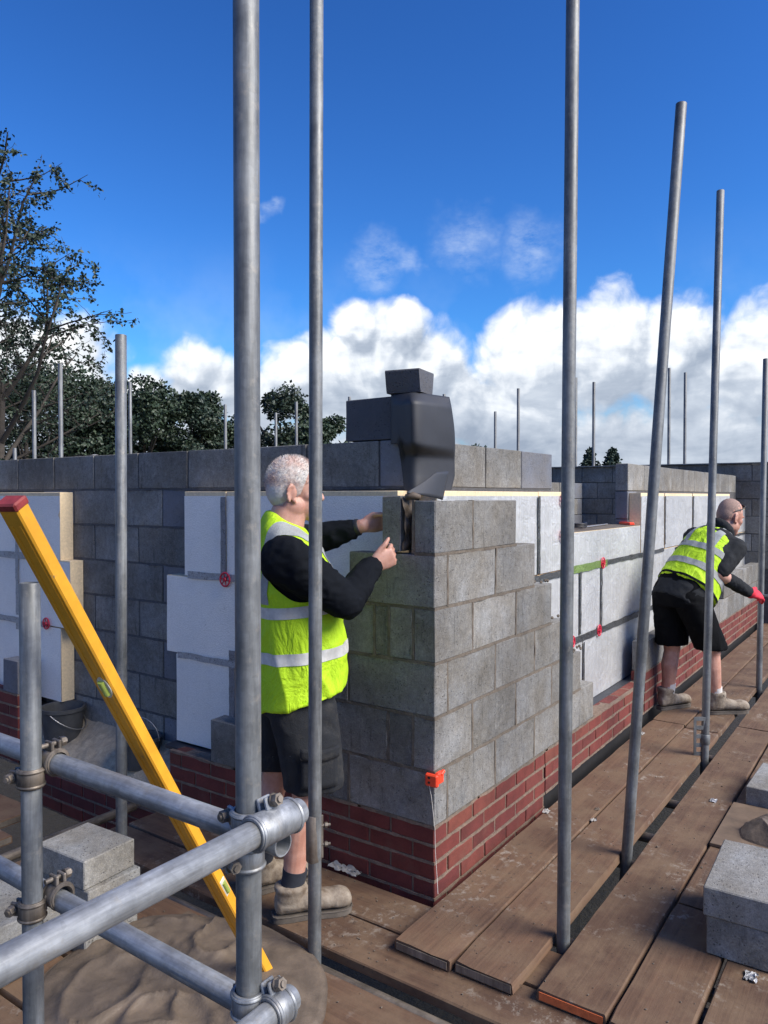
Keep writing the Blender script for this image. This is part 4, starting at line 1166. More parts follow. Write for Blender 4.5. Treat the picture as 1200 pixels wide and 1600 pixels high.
dense_tree('broadleaf_tree', 'middle tree between the two thick tubes', (24.14, 23.12, -1.9), 8.77, 3.79, 29, M['dark_leaves'], 0.17, 10000)
dense_tree('broadleaf_tree', 'tree right of the thin tube behind the older worker', (24.83, 22.11, -1.9), 8.19, 3.45, 30, M['mid_leaves'], 0.17, 10000)
dense_tree('broadleaf_tree', 'small tree left of the block under the membrane', (26.22, 21.86, -1.9), 7.75, 2.53, 31, M['mid_leaves'], 0.17, 10000)
dense_tree('broadleaf_tree', 'far low tree top just right of the black membrane', (50.73, 26.96, -1.9), 7.64, 3.45, 32, M['dark_leaves'], 0.30, 2500)

def conifer(label, base, h, w, seed):
    rn = random.Random(seed); base = Vector(base); r = thing('conifer', label, 'tree', base, 'conifers beyond the end wall')
    MB().tube([base, base + Z * h], [.14, .01], 7).build('trunk', M['bark'], r, 60)
    cr = MB(); k = 20
    for i in range(k):
        t = i / k; z = h * (.52 + .47 * t); R = min(w, .52 * (h - z)) + .06
        for j in range(14):
            a = rn.uniform(0, 6.28); rr = R * rn.uniform(.6, 1.1)
            tip = base + Vector((math.cos(a) * rr, math.sin(a) * rr, z - rr * .12 + h * .03))
            o = base + Z * z
            for q in range(9):
                leaf(cr, o.lerp(tip, rn.uniform(.15, 1)), .20 * rn.uniform(.7, 1.3), rn, .25)
    cr.build('crown', M['conifer_needles'], r)
conifer('dark conifer beyond the end wall, rounder one left', (41.32, 14.20, -1.9), 6.30, 2.40, 3)
conifer('dark pointed conifer beyond the end wall, right one', (43.08, 13.43, -1.9), 6.44, 1.80, 9)

# ================================================================ people
def skinm(T):
    a = T.noise(T.pos, 24.0, 5, .6).outputs['Fac']; b = T.noise(T.pos, 6.0, 3, .6).outputs['Fac']; c = T.noise(T.pos, 260.0, 2, .6).outputs['Fac']
    T.set('Base Color', scale_col(T, T.mix(T.mr(T.m('ADD', a, b), .75, 1.25), (0.44, 0.215, 0.155), (0.56, 0.32, 0.245)), T.mr(c, .3, .7, .93, 1.06)))
    T.set('Subsurface Weight', .12); T.set('Subsurface Radius', (.012, .005, .003)); T.set('Subsurface Scale', .6); T.bump(T.m('ADD', c, a), .25, .001)
mat('skin', skinm, 0.5)
def cloth(col, sc=320.0, var=.2, rough=.9):
    def fn(T):
        a = T.noise(T.pos, 12.0, 5, .6).outputs['Fac']; b = T.noise(T.pos, sc, 2, .6).outputs['Fac']
        T.set('Base Color', scale_col(T, col, T.m('MULTIPLY', T.mr(a, .3, .7, 1 - var, 1 + var), T.mr(b, .3, .7, .85, 1.15))))
        T.bump(T.m('ADD', b, T.m('MULTIPLY', a, 3)), .4, .004); T.set('Specular IOR Level', .1)
    return fn
mat('black_jersey', cloth((0.0065, 0.008, 0.011)), .9)
mat('charcoal_jersey', cloth((0.026, 0.028, 0.031)), .9)
def dusty(T):
    a = T.noise(T.pos, 15.0, 6, .7).outputs['Fac']; b = T.noise(T.pos, 300.0, 2, .6).outputs['Fac']
    sp = T.noise(T.pos, 70.0, 3, .6).outputs['Fac']
    c = T.mix(T.mr(a, .52, .75, 0, .5), (0.010, 0.012, 0.016), (0.07, 0.064, 0.054))
    c = T.mix(T.mr(sp, .74, .78), c, (0.5, 0.48, 0.44))
    T.set('Base Color', scale_col(T, c, T.mr(b, .3, .7, .85, 1.15))); T.bump(T.m('ADD', b, T.m('MULTIPLY', a, 3)), .4, .004)
mat('dusty_shorts', dusty, .9)
mat('black_shorts', cloth((0.0045, 0.005, 0.006), 320, .25), .9)
def hivis(T):
    a = T.noise(T.pos, 9.0, 5, .6).outputs['Fac']; b = T.noise(T.pos, 500.0, 2, .6).outputs['Fac']; d = T.noise(T.pos, 30.0, 6, .7).outputs['Fac']
    c = scale_col(T, (0.44, 0.70, 0.010), T.m('MULTIPLY', T.mr(a, .3, .7, .9, 1.08), T.mr(b, .3, .7, .94, 1.06)))
    c = T.mix(T.mr(d, .66, .80, 0, .35), c, (0.30, 0.36, 0.08))
    T.set('Base Color', c); r = T.noise(T.v('MULTIPLY', T.pos, (7, 7, 4)), 1.0, 4, .55, 1.6).outputs['Fac']
    r = T.m('ABSOLUTE', T.m('SUBTRACT', r, .5))
    T.bump(T.m('ADD', T.m('MULTIPLY', r, 6), T.m('ADD', T.m('MULTIPLY', a, 1.5), T.m('MULTIPLY', b, .25))), .55, .012)
    T.set('Emission Strength', 0.0)
mat('hi_vis_fabric', hivis, .75)
def refl(T):
    a = T.noise(T.pos, 25.0, 6, .7).outputs['Fac']; b = T.noise(T.pos, 7.0, 4, .6).outputs['Fac']
    T.set('Base Color', scale_col(T, (0.60, 0.60, 0.58), T.m('MULTIPLY', T.mr(a, .35, .75, 1.1, .7), T.mr(b, .3, .7, .85, 1.1)))); T.bump(a, .3, .002)
mat('reflective_tape', refl, .5, .15)
mat('grey_reflective_tape', cloth((0.30, 0.315, 0.31), 200, .15), .5)
def bootm(T):
    a = T.noise(T.pos, 18.0, 6, .7).outputs['Fac']; b = T.noise(T.pos, 60.0, 5, .7).outputs['Fac']
    c = T.mix(T.mr(a, .35, .65), (0.13, 0.095, 0.065), (0.30, 0.255, 0.20))
    c = T.mix(T.mr(b, .64, .7, 0, .8), c, (0.05, 0.04, 0.032))
    T.set('Base Color', c); T.bump(T.m('ADD', a, b), .5, .004)
mat('dusty_leather', bootm, .85)
mat('sole_rubber', plain((0.10, 0.085, 0.07), .3, 30), .9)
def whitehair(T):
    a = T.noise(T.pos, 14.0, 4, .6).outputs['Fac']; b = T.noise(T.v('MULTIPLY', T.pos, (1, 1, .5)), 420.0, 3, .7).outputs['Fac']
    c = T.mix(T.mr(a, .42, .64, 0, .8), (0.62, 0.59, 0.55), (0.50, 0.32, 0.26))
    T.set('Base Color', scale_col(T, c, T.mr(b, .3, .7, .88, 1.1))); T.bump(b, .5, .002)
mat('white_hair', whitehair, .8)
mat('cropped_hair', plain((0.26, 0.175, 0.145), .35, 160, .001), .85)
mat('white_sock', plain((0.62, 0.60, 0.57), .15, 60), .95)
mat('dark_sock', plain((0.02, 0.024, 0.034), .2, 60), .95)
mat('red_glove', plain((0.62, 0.02, 0.045), .25, 60), .75)
mat('eye_white', plain((0.75, 0.73, 0.70), .05), .2)
M = MATS

def fuse(name, mb, voxel, m, parent, smooth=5, wrinkle=0.0, wfreq=14.0, stretch=(1, 1, 1), seed=0.0, planes=()):
    """join overlapping closed shapes into one continuous skin"""
    off = wloc(parent)
    tmp = bpy.data.objects.new('tmp', mb.mesh('tmp', off)); COL.objects.link(tmp)
    bm = bmesh.new(); bm.from_mesh(tmp.data); bmesh.ops.recalc_face_normals(bm, faces=bm.faces[:]); bm.to_mesh(tmp.data); bm.free()
    md = tmp.modifiers.new('r', 'REMESH'); md.mode = 'VOXEL'; md.voxel_size = voxel
    sm = tmp.modifiers.new('s', 'SMOOTH'); sm.factor = .5; sm.iterations = smooth
    me = bpy.data.meshes.new_from_object(tmp.evaluated_get(bpy.context.evaluated_depsgraph_get()))
    old = tmp.data; bpy.data.objects.remove(tmp); bpy.data.meshes.remove(old)
    me.name = name
    if wrinkle:
        n = len(me.vertices); co = np.empty(n * 3, 'f'); no = np.empty(n * 3, 'f')
        me.vertices.foreach_get('co', co); me.vertices.foreach_get('normal', no)
        co = co.reshape(-1, 3); no = no.reshape(-1, 3); d = np.empty(n)
        for i in range(n):
            p = Vector((co[i][0] * stretch[0], co[i][1] * stretch[1], co[i][2] * stretch[2])) * wfreq + Vector((seed, seed, seed))
            w = noise.noise(p * .5) * .5
            d[i] = (1 - 2 * abs(noise.noise(p + Vector((w, w, w)) * 2))) * .6 + .4 * noise.noise(p * .35)
        co += no * (d * wrinkle)[:, None]
        me.vertices.foreach_set('co', co.ravel()); me.update()
    if planes: cutmesh(me, [(Vector(p) - off, n) for p, n in planes])
    for p in me.polygons: p.use_smooth = True
    o = link(name, me, m, parent)
    return o

def cutmesh(me, planes):
    bm = bmesh.new(); bm.from_mesh(me)
    for p, n in planes:
        bmesh.ops.bisect_plane(bm, geom=bm.verts[:] + bm.edges[:] + bm.faces[:], plane_co=p, plane_no=n, clear_outer=True)
    bm.to_mesh(me); bm.free(); me.update()

def band(src, name, planes, m, parent, off=.003, side=None):
    """a strip lying on a garment: the part of its surface between planes (world points), lifted off it"""
    me = src.data.copy(); me.materials.clear(); w = wloc(parent)
    cutmesh(me, [(Vector(p) - w, n) for p, n in planes])
    n = len(me.vertices)
    co = np.empty(n * 3, 'f'); no = np.empty(n * 3, 'f')
    me.vertices.foreach_get('co', co); me.vertices.foreach_get('normal', no)
    me.vertices.foreach_set('co', co + no * off); me.update()
    for p in me.polygons: p.use_smooth = True
    o = link(name, me, m, parent)
    return o

def armhole(o, parent, arms):
    '''open a garment round each arm, edge drawn smooth'''
    w = wloc(parent); bm = bmesh.new(); bm.from_mesh(o.data)
    for a, b, R in arms:
        a, b = a - w, b - w; ab = b - a
        def fld(p):
            t = max(0, min(1, (p - a).dot(ab) / ab.length_squared)); q = a + ab * t
            return (p - q).length - R, (p - q).normalized()
        kill = [v for v in bm.verts if fld(v.co)[0] < 0]
        bmesh.ops.delete(bm, geom=kill, context='VERTS')
        for v in bm.verts:
            if v.is_boundary:
                d, g = fld(v.co)
                if d < .02: v.co -= g * d
    bm.to_mesh(o.data); bm.free(); o.data.update()

def limb(mb, pts, rr, n=16):
    """tapered tube with rounded ends"""
    pts = [Vector(p) for p in pts]; P = []; Q = []
    d0 = (pts[1] - pts[0]).normalized(); d1 = (pts[-1] - pts[-2]).normalized()
    for a in (80, 50, 20): P.append(pts[0] - d0 * rr[0] * math.sin(rad(a))); Q.append(rr[0] * math.cos(rad(a)))
    for i, (p, r) in enumerate(zip(pts, rr)): P.append(p); Q.append(r)
    for a in (20, 50, 80): P.append(pts[-1] + d1 * rr[-1] * math.sin(rad(a))); Q.append(rr[-1] * math.cos(rad(a)))
    mb.tube(P, Q, n)

def stack(mb, rings, n=28):
    """rings: (centre, side vector, half width, depth vector, half depth[, squareness])"""
    rs = []
    for c, s, a, d, b in rings:
        q = []
        for j in range(n):
            t = 2 * math.pi * j / n; x, y = math.cos(t), math.sin(t)
            x = math.copysign(abs(x) ** .85, x); y = math.copysign(abs(y) ** .85, y)
            q.append(Vector(c) + Vector(s) * (x * a) + Vector(d) * (y * b))
        rs.append(q)
    mb.rings(rs)

def ell(mb, c, ax, ay, az, rx, ry, rz, n=16, m=10):
    c, ax, ay, az = Vector(c), Vector(ax), Vector(ay), Vector(az); rs = []
    for i in range(1, m):
        t = math.pi * i / m
        rs.append([c + az * (-math.cos(t) * rz) + (ax * math.cos(2 * math.pi * j / n) * rx + ay * math.sin(2 * math.pi * j / n) * ry) * math.sin(t) for j in range(n)])
    mb.rings(rs)

def hand(mb, wr, d, nrm, up, curl, thumb, sc=1.0, spread=.012, grow=0.0):
    """palm, four unequal bent fingers and a thumb leaving the side of the palm; nrm is where the palm faces, up the thumb side"""
    wr, d = Vector(wr), Vector(d).normalized(); up = Vector(up); up = (up - d * up.dot(d)).normalized(); nr = d.cross(up)
    if nr.dot(Vector(nrm)) < 0: nr = -nr
    g = grow
    stack(mb, [(wr - d * .02 * sc, up, .028 * sc + g, nr, .021 * sc + g), (wr + d * .02 * sc, up, .034 * sc + g, nr, .020 * sc + g), (wr + d * .06 * sc, up, .042 * sc + g, nr, .017 * sc + g), (wr + d * .095 * sc, up, .041 * sc + g, nr, .013 * sc + g), (wr + d * .103 * sc, up, .036 * sc + g, nr, .009 * sc + g)], 16)
    for i, (o, L) in enumerate(((.031, .92), (.0105, 1.04), (-.0105, .98), (-.031, .78))):
        p = wr + d * .085 * sc + up * o * sc; a = 0; q = [p]; fw = (d + up * o * spread * 20).normalized()
        for s, ln in enumerate((.050, .028, .023)):
            a += curl[s] if isinstance(curl, (list, tuple)) else curl
            q.append(q[-1] + (fw * math.cos(rad(a)) + nr * math.sin(rad(a))) * ln * L * sc)
        limb(mb, q, [(.0098 + g) * sc, (.0095 + g) * sc, (.0086 + g) * sc, (.0075 + g) * sc], 10)
    th = Vector(thumb).normalized(); p = wr + d * .022 * sc + up * .026 * sc
    k = p + (up * .5 + d * .6 + th * .4).normalized() * .034 * sc
    limb(mb, [p, k, k + th * .034 * sc, k + (th + nr * .15).normalized() * .060 * sc], [(.015 + g) * sc, (.0125 + g) * sc, (.011 + g) * sc, (.0085 + g) * sc], 10)

def head(mb, c, f, l, u, s=1.0):
    """c is the middle of the head; f faces forward"""
    c, f, l, u = Vector(c), Vector(f), Vector(l), Vector(u)
    P = lambda x, y, z: c + (f * x + l * y + u * z) * s
    E = lambda x, y, z, a, b, g: ell(mb, P(x, y, z), f, l, u, a * s, b * s, g * s)
    E(-.012, 0, .040, .100, .078, .100)      # skull
    E(-.045, 0, .015, .068, .070, .080)
    E(.030, 0, .020, .060, .066, .085)       # forehead and face
    E(.034, 0, -.050, .056, .056, .068)      # jaw
    E(.064, 0, -.100, .026, .030, .026)      # chin
    for sg in (-1, 1):
        E(.048, sg * .042, -.020, .032, .022, .024)     # cheekbones
        E(.078, sg * .030, .022, .020, .024, .010)      # brow
        E(-.012, sg * .052, -.062, .044, .020, .040)    # jaw angle
        # ear: rim and lobe
        for k in range(9):
            t = rad(-70 + 215 * k / 8)
            E(-.022 - .020 * math.sin(t) * .8 - .004, sg * (.080 + .006 * math.sin(t)), -.012 + .033 * math.cos(rad(90) - t + rad(0)) * 0 + .033 * math.cos(t), .0075, .006, .0085)
        E(-.020, sg * .076, -.010, .017, .007, .026); E(-.014, sg * .078, -.040, .009, .006, .010)
    limb(mb, [P(.086, 0, .014), P(.103, 0, -.018), P(.107, 0, -.030)], [.009 * s, .0125 * s, .0135 * s], 10)   # nose
    for sg in (-1, 1): E(.094, sg * .014, -.034, .011, .009, .009)
    E(.083, 0, -.062, .012, .024, .006); E(.080, 0, -.073, .013, .022, .007)                                       # lips
    return P

def boot(parent, heel, d, length=.31, shaft=.15, lace=False):
    """work boot: upper, sole with a heel, laces"""
    heel = Vector(heel); d = Vector((d[0], d[1], 0)).normalized(); s = Vector((-d.y, d.x, 0)); L = length
    b = link('boot', None, None, None) if False else None
    up = MB(); R = lambda t, z, w, h: (heel + d * (t * L) + Z * z, s, w, Z, h)
    # foot: rings along the length standing upright
    stack(up, [R(.03, .062, .026, .030), R(.08, .068, .036, .044), R(.22, .075, .039, .050), R(.38, .075, .040, .048), R(.55, .066, .044, .038), R(.72, .060, .049, .032), R(.85, .060, .049, .036), R(.94, .056, .041, .031), R(.985, .048, .026, .020)], 20)
    stack(up, [(heel + d * (.23 * L) + Z * .05, d, .062, s, .042), (heel + d * (.23 * L) + Z * .11, d, .062, s, .049), (heel + d * (.22 * L) + Z * shaft, d, .065, s, .055), (heel + d * (.22 * L) + Z * (shaft + .012), d, .062, s, .053)], 20)
    o = fuse('boot', up, .006, M['dusty_leather'], parent, 4, .003, 30)
    so = MB(); n = 24; out = []
    prof = [(-.005, .024), (.04, .037), (.2, .040), (.4, .036), (.6, .043), (.78, .049), (.9, .044), (.97, .028), (1.0, .008)]
    pts = [heel + d * (t * L) + s * w for t, w in prof] + [heel + d * (t * L) - s * w for t, w in prof[::-1]]
    so.rings([[p + Z * .001 for p in pts], [p + Z * .017 for p in pts], [p + Z * .023 + (heel + d * L * .5 - p) * .012 for p in pts]])
    so.box((0, 0, 0), (0, 0, 0)) if False else None
    so.build('sole', M['sole_rubber'], parent, 40)
    wl = MB(); wl.tube([p + Z * .024 for p in pts] + [pts[0] + Z * .024], .0028, 6); wl.build('welt', M['sole_rubber'], parent, 60)
    if lace:
        q = MB()
        for k in range(5):
            c = heel + d * ((.30 + .075 * k) * L) + Z * (.150 - .017 * k)
            q.tube([c - s * .028 - Z * .01, c + Z * .006, c + s * .028 - Z * .01], .0028, 6)
        c = heel + d * (.30 * L) + Z * .158
        for sg in (-1, 1): q.tube([c + (s * sg * (1 - math.cos(t)) * .024) + Z * (.02 * math.sin(t)) + d * .012 * math.sin(t) for t in [math.pi * i / 8 for i in range(9)]] + [c + s * sg * .06 - Z * .02], .0024, 6)
        q.build('laces', M['sole_rubber'], parent, 60)
    return o

# ---------------------------------------------------------------- older worker laying the block
O1 = Vector((-.33, .45, 0)); h1 = rad(-35)
f1 = Vector((math.cos(h1), math.sin(h1), 0)); l1 = Vector((-math.sin(h1), math.cos(h1), 0))
P1 = lambda f, l, z: O1 + f1 * f + l1 * l + Z * z
m1 = thing('person', 'white haired worker in yellow vest and dark shorts, placing a block at the corner', 'person', (O1.x, O1.y, -.04))
RS, RE, RW = P1(-.095, -.190, 1.375), P1(.125, -.255, 1.215), P1(.275, -.125, 1.338)
LS, LE, LW = P1(.03, .19, 1.405), P1(.125, .235, 1.425), P1(.315, .115, 1.490)
RK, RA = P1(.005, -.112, .43), P1(-.055, -.112, .06)
LK, LA = P1(-.075, .105, .43), P1(-.135, .12, .06)
def torso1(mb, g, top=True, z0=.76):
    r = [(P1(-.01, 0, z0), l1, .165 + g, f1, .130 + g), (P1(0, 0, .84), l1, .178 + g, f1, .140 + g), (P1(.012, 0, .98), l1, .172 + g, f1, .150 + g), (P1(.005, 0, 1.12), l1, .180 + g, f1, .145 + g), (P1(-.015, 0, 1.27), l1, .190 + g, f1, .132 + g), (P1(-.03, 0, 1.37), l1, .178 + g, f1, .110 + g)]
    r += [(P1(-.04, 0, 1.43), l1, .135 + g, f1, .085 + g), (P1(-.045, 0, 1.465), l1, .085 + g, f1, .066 + g)]
    if top: r += [(P1(-.045, 0, 1.49), l1, .062 + g, f1, .060 + g)]
    stack(mb, r)
q = MB(); torso1(q, 0)
stack(q, [(P1(-.060, 0, 1.44), l1, .074, f1, .076), (P1(-.048, 0, 1.52), l1, .067, f1, .074), (P1(-.032, 0, 1.58), l1, .062, f1, .070)])
HC1 = P1(-.010, 0, 1.640)
a_ = rad(-6); hf = (f1 * math.cos(a_) + l1 * math.sin(a_)); hl = (l1 * math.cos(a_) - f1 * math.sin(a_))
Ph = head(q, HC1, hf, hl, Z, 1.0)
for Sx, Ex, Wx in ((RS, RE, RW), (LS, LE, LW)):
    limb(q, [Sx, Sx.lerp(Ex, .5), Ex], [.056, .050, .042]); limb(q, [Ex, Ex.lerp(Wx, .35), Wx], [.042, .041, .030])
limb(q, [P1(-.02, -.095, .84), P1(.0, -.105, .62), RK], [.092, .078, .056]); limb(q, [RK, RK.lerp(RA, .3) - f1 * .012, RA], [.054, .056, .038])
limb(q, [P1(-.02, .095, .84), P1(-.04, .10, .62), LK], [.092, .078, .056]); limb(q, [LK, LK.lerp(LA, .3) - f1 * .012, LA], [.054, .056, .038])
hand(q, LW, Vector((.84, -.42, .16)), (-.2, -1, 0), (-.25, 0, 1), (18, 22, 18), (.35, -1, .05), 1.0)
hand(q, RW, Vector((.62, -.42, .30)), (.6, .3, -.7), (-.35, .0, 1), (48, 62, 40), (.5, -.45, .75), 1.02)
fuse('body', q, .0048, M['skin'], m1, 4)
# jumper
q = MB(); torso1(q, .004, False)
for Sx, Ex, Wx, e in ((RS, RE, RW, .93), (LS, LE, LW, .74)):
    limb(q, [Sx, Sx.lerp(Ex, .5), Ex], [.096, .084, .066]); limb(q, [Ex, Ex.lerp(Wx, .4), Ex.lerp(Wx, e)], [.066, .058, .046])
fuse('jumper', q, .007, M['black_jersey'], m1, 4, .010, 19, (1, 1, 1.6), seed=3)
# vest
q = MB()
g = .030
stack(q, [(P1(.004, 0, .822), l1, .210, (f1 + Z * .26), .184), (P1(.006, 0, .90), l1, .207, (f1 + Z * .12), .182), (P1(.016, 0, 1.0), l1, .196, f1, .172), (P1(.008, 0, 1.12), l1, .194, f1, .168), (P1(-.012, 0, 1.25), l1, .188, f1, .157), (P1(-.025, 0, 1.34), l1, .172, f1, .140), (P1(-.035, 0, 1.405), l1, .152, f1, .118), (P1(-.045, 0, 1.450), l1, .122, (f1 - Z * .25), .098), (P1(-.050, 0, 1.490), l1, .086, (f1 - Z * .5), .082), (P1(-.052, 0, 1.515), l1, .072, (f1 - Z * .55), .070)], 40)
vest = fuse('vest', q, .007, M['hi_vis_fabric'], m1, 4, .021, 9, (1, 1, .6), 7.7)
armhole(vest, m1, [(RS, RS.lerp(RE, .30), .113), (LS, LS.lerp(LE, .6), .105)])
for z, hh in ((1.180, .0225), (1.000, .0225)):
    band(vest, 'reflective_band', [(P1(0, 0, z + hh), (f1 * -.10 + Z).normalized()), (P1(0, 0, z - hh), -(f1 * -.10 + Z).normalized())], M['reflective_tape'], m1)
for sg in (-1, 1):
    band(vest, 'reflective_band', [(P1(0, sg * .105 + .024, 0), l1), (P1(0, sg * .105 - .024, 0), -l1), (P1(0, 0, 1.20), -Z)], M['grey_reflective_tape'], m1)
MB().tube([P1(.004 + .184 * math.sin(t), .209 * math.cos(t), .828 + .045 * math.sin(t)) for t in [2 * math.pi * i / 40 for i in range(41)]], .006, 6).build('hem', M['hi_vis_fabric'], m1, 60)
# shorts
q = MB(); stack(q, [(P1(-.005, 0, .90), l1, .165, f1, .132), (P1(-.01, 0, .84), l1, .190, f1, .152), (P1(-.015, 0, .76), l1, .190, f1, .150)])
stack(q, [(P1(-.01, -.092, .80), l1, .098, f1, .140), (P1(.02, -.105, .62), l1, .100, f1, .122), (P1(.035, -.115, .505), l1, .100, f1, .118), (P1(.034, -.115, .470), l1, .098, f1, .117)])
stack(q, [(P1(-.02, .092, .80), l1, .098, f1, .138), (P1(-.045, .10, .62), l1, .096, f1, .115), (P1(-.06, .105, .52), l1, .095, f1, .108), (P1(-.062, .105, .495), l1, .093, f1, .107)])
sh = fuse('shorts', q, .007, M['dusty_shorts'], m1, 4, .008, 13, (1, 1, .8), 1.2)
pk = MB(); u_ = Vector((-.30, 0, .95))
for zz, hh in ((.575, .075),):
    pk.grid(lambda a, b: P1(.03 + .145 * (a - .5), -.218 - .014 * math.sin(math.pi * a), zz - hh + 2 * hh * b) , 10, 8)
    pk.grid(lambda a, b: P1(.03 + .155 * (a - .5), -.224 - .014 * math.sin(math.pi * a), zz + hh * .55 + .045 * b - .01 * math.sin(math.pi * a)), 10, 3)
po = pk.build('cargo_pocket', M['dusty_shorts'], m1, 60); so = po.modifiers.new('t', 'SOLIDIFY'); so.thickness = .006
# socks, boots
for A_, K_ in ((RA, RK), (LA, LK)):
    q = MB(); q.tube([A_ + Z * .02, A_.lerp(K_, .15), A_.lerp(K_, .24)], [.046, .047, .050], 18); q.build('sock', M['dark_sock'], m1, 60)
boot(m1, P1(-.130, -.112, -.040), f1 + l1 * -.08, .315, .125)
boot(m1, P1(-.205, .118, -.040), f1 + l1 * .12, .315, .125)
# hair: a short white crop over the skull with loose strands
q = MB(); ell(q, Ph(-.014, 0, .041), hf, hl, Z, .1035, .0812, .1020, 26, 18); ell(q, Ph(-.049, 0, .012), hf, hl, Z, .0705, .0725, .0860, 24, 14)
fuse('hair_crop', q, .005, M['white_hair'], m1, 3, .0025, 60, planes=[(Ph(.040, 0, .06), (hf * .93 - Z * .36).normalized()), (Ph(-.01, 0, -.030), (-Z * .80 + hf * .60).normalized())])
rn = random.Random(4); q = MB()
for i in range(9000):
    d = Vector((rn.gauss(0, 1), rn.gauss(0, 1), rn.gauss(0, 1))).normalized()
    if d.z < -.55: continue
    p = Vector((-.012 + .100 * d.x, .078 * d.y, .040 + .100 * d.z))
    if d.x < -.1: p.x = min(p.x, -.012 + .1 * d.x - .004)
    if p.z < .030 and p.x > -.030: continue            # face and temple stay bare
    if p.z < .075 and p.x > .045: continue
    if p.z < -.075: continue
    if abs(p.y) > .06 and p.z < .012 and p.x > -.05: continue
    w = Ph(*p); nd = (hf * d.x + hl * d.y + Z * d.z).normalized()
    k = (nd + Vector((rn.gauss(0, .3), rn.gauss(0, .3), rn.gauss(0, .3) - .15)) + hf * .25).normalized()
    Ln = rn.uniform(.008, .015); sd = k.cross(Vector((rn.gauss(0, 1), rn.gauss(0, 1), rn.gauss(0, 1)))).normalized() * .0006
    b0 = w + nd * .001
    q.add([b0 - sd, b0 + sd, b0 + k * Ln * .6 + sd * .7, b0 + k * Ln, b0 + k * Ln * .6 - sd * .7], [(0, 1, 2, 3, 4)])
q.build('hair', M['white_hair'], m1)
wd = (LW - LE).normalized()
MB().collar(LW - wd * .024, wd, .030, .0375, .010, 24).build('watch_strap', M['black_plastic'], m1, 40)

# block being placed
hb = thing('concrete_block', 'cut dark block end held by the older worker, mortar on its side', 'block', (.03, .19, ctop(5) + .012))
mbk = MB().box((-.006, .165, ctop(5) + .012), (.094, .258, ctop(6) + .02), .004, .002); mbk.build('cut_block', M['grey_concrete'], hb)
q = MB()
q.grid(lambda u, v: (-.004 + .095 * u, .163 - .036 * (.5 + .5 * noise.noise((u * 4, v * 5, 2))) * math.sin(math.pi * min(1, max(0, .06 + .94 * v)) ) ** .5, ctop(5) + .016 + .222 * v), 14, 22)
q.tube([(.01, .15, ctop(6) + .015), (.03, .125, ctop(6) + .022), (.06, .11, ctop(6) + .016)], [.012, .016, .01], 8)
q.build('mortar_butter', M['wet_mortar'], hb, 180)

# ---------------------------------------------------------------- bending worker
h2 = rad(-22)
f2 = Vector((math.cos(h2), math.sin(h2), 0)); l2 = Vector((-math.sin(h2), math.cos(h2), 0))
m2 = thing('person', 'worker in a yellow vest bending forward with a red glove, seen from behind', 'person', (3.33, -.27, 0))
PV = Vector((3.195, -.195, .90)); NK = Vector((3.535, -.385, 1.335)); HD = Vector((3.655, -.445, 1.455))
sp = (NK - PV).normalized(); bd = (f2 - sp * f2.dot(sp)).normalized()     # belly direction
sv = sp.cross(bd); sv = sv if sv.dot(l2) > 0 else -sv
T2 = lambda t, l, d: PV + sp * t + sv * l + bd * d
LEN = (NK - PV).length
RS, LS = T2(LEN - .09, -.165, .03), T2(LEN - .06, .19, .03)
RE, RW = Vector((3.26, -.44, 1.055)), Vector((3.515, -.615, .897))
LE, LW = Vector((3.60, -.18, 1.08)), Vector((3.47, -.16, .90))
RK, RA = Vector((3.315, -.392, .46)), Vector((3.36, -.415, .09))
LK, LA = Vector((3.285, -.115, .46)), Vector((3.285, -.085, .09))
def torso2(mb, g, top=True):
    r = [(T2(-.10, 0, .0), sv, .17 + g, bd, .125 + g), (T2(0, 0, 0), sv, .182 + g, bd, .140 + g), (T2(.14, 0, .015), sv, .172 + g, bd, .145 + g), (T2(.28, 0, .01), sv, .182 + g, bd, .138 + g), (T2(.40, 0, 0), sv, .192 + g, bd, .128 + g), (T2(LEN - .05, 0, 0), sv, .172 + g, bd, .105 + g), (T2(LEN - .005, 0, .0), sv, .115 + g, bd, .080 + g)]
    if top: r += [(T2(LEN + .03, 0, .01), sv, .066 + g, bd, .064 + g)]
    stack(mb, r)
q = MB(); torso2(q, 0)
hu = (HD - NK).normalized(); ha = rad(-32)
hf = Vector((math.cos(ha) * .90, math.sin(ha) * .90, -.22)).normalized(); hl = Z.cross(hf).normalized(); hz = hf.cross(hl)
stack(q, [(NK - sp * .02, sv, .064, bd, .064), (NK.lerp(HD, .45), hl, .060, hf, .062), (NK.lerp(HD, .75), hl, .056, hf, .058)])
Ph2 = head(q, HD, hf, hl, hz, 1.04)
for Sx, Ex, Wx in ((RS, RE, RW), (LS, LE, LW)):
    limb(q, [Sx, Sx.lerp(Ex, .5), Ex], [.058, .052, .043]); limb(q, [Ex, Ex.lerp(Wx, .35), Wx], [.043, .043, .030])
HR, HL = PV + sv * -.095 - Z * .02, PV + sv * .095 - Z * .02
for Hx, Kx, Ax in ((HR, RK, RA), (HL, LK, LA)):
    limb(q, [Hx, Hx.lerp(Kx, .5), Kx], [.098, .084, .060]); limb(q, [Kx, Kx.lerp(Ax, .3) - f2 * .014, Ax], [.057, .062, .038])
fuse('body', q, .006, M['skin'], m2, 4)
for sg in (-1, 1):
    q = MB(); ell(q, Ph2(.082, sg * .030, .004), hf, hl, hz, .0105, .0125, .0095); q.build('eye', M['eye_white'], m2, 180)
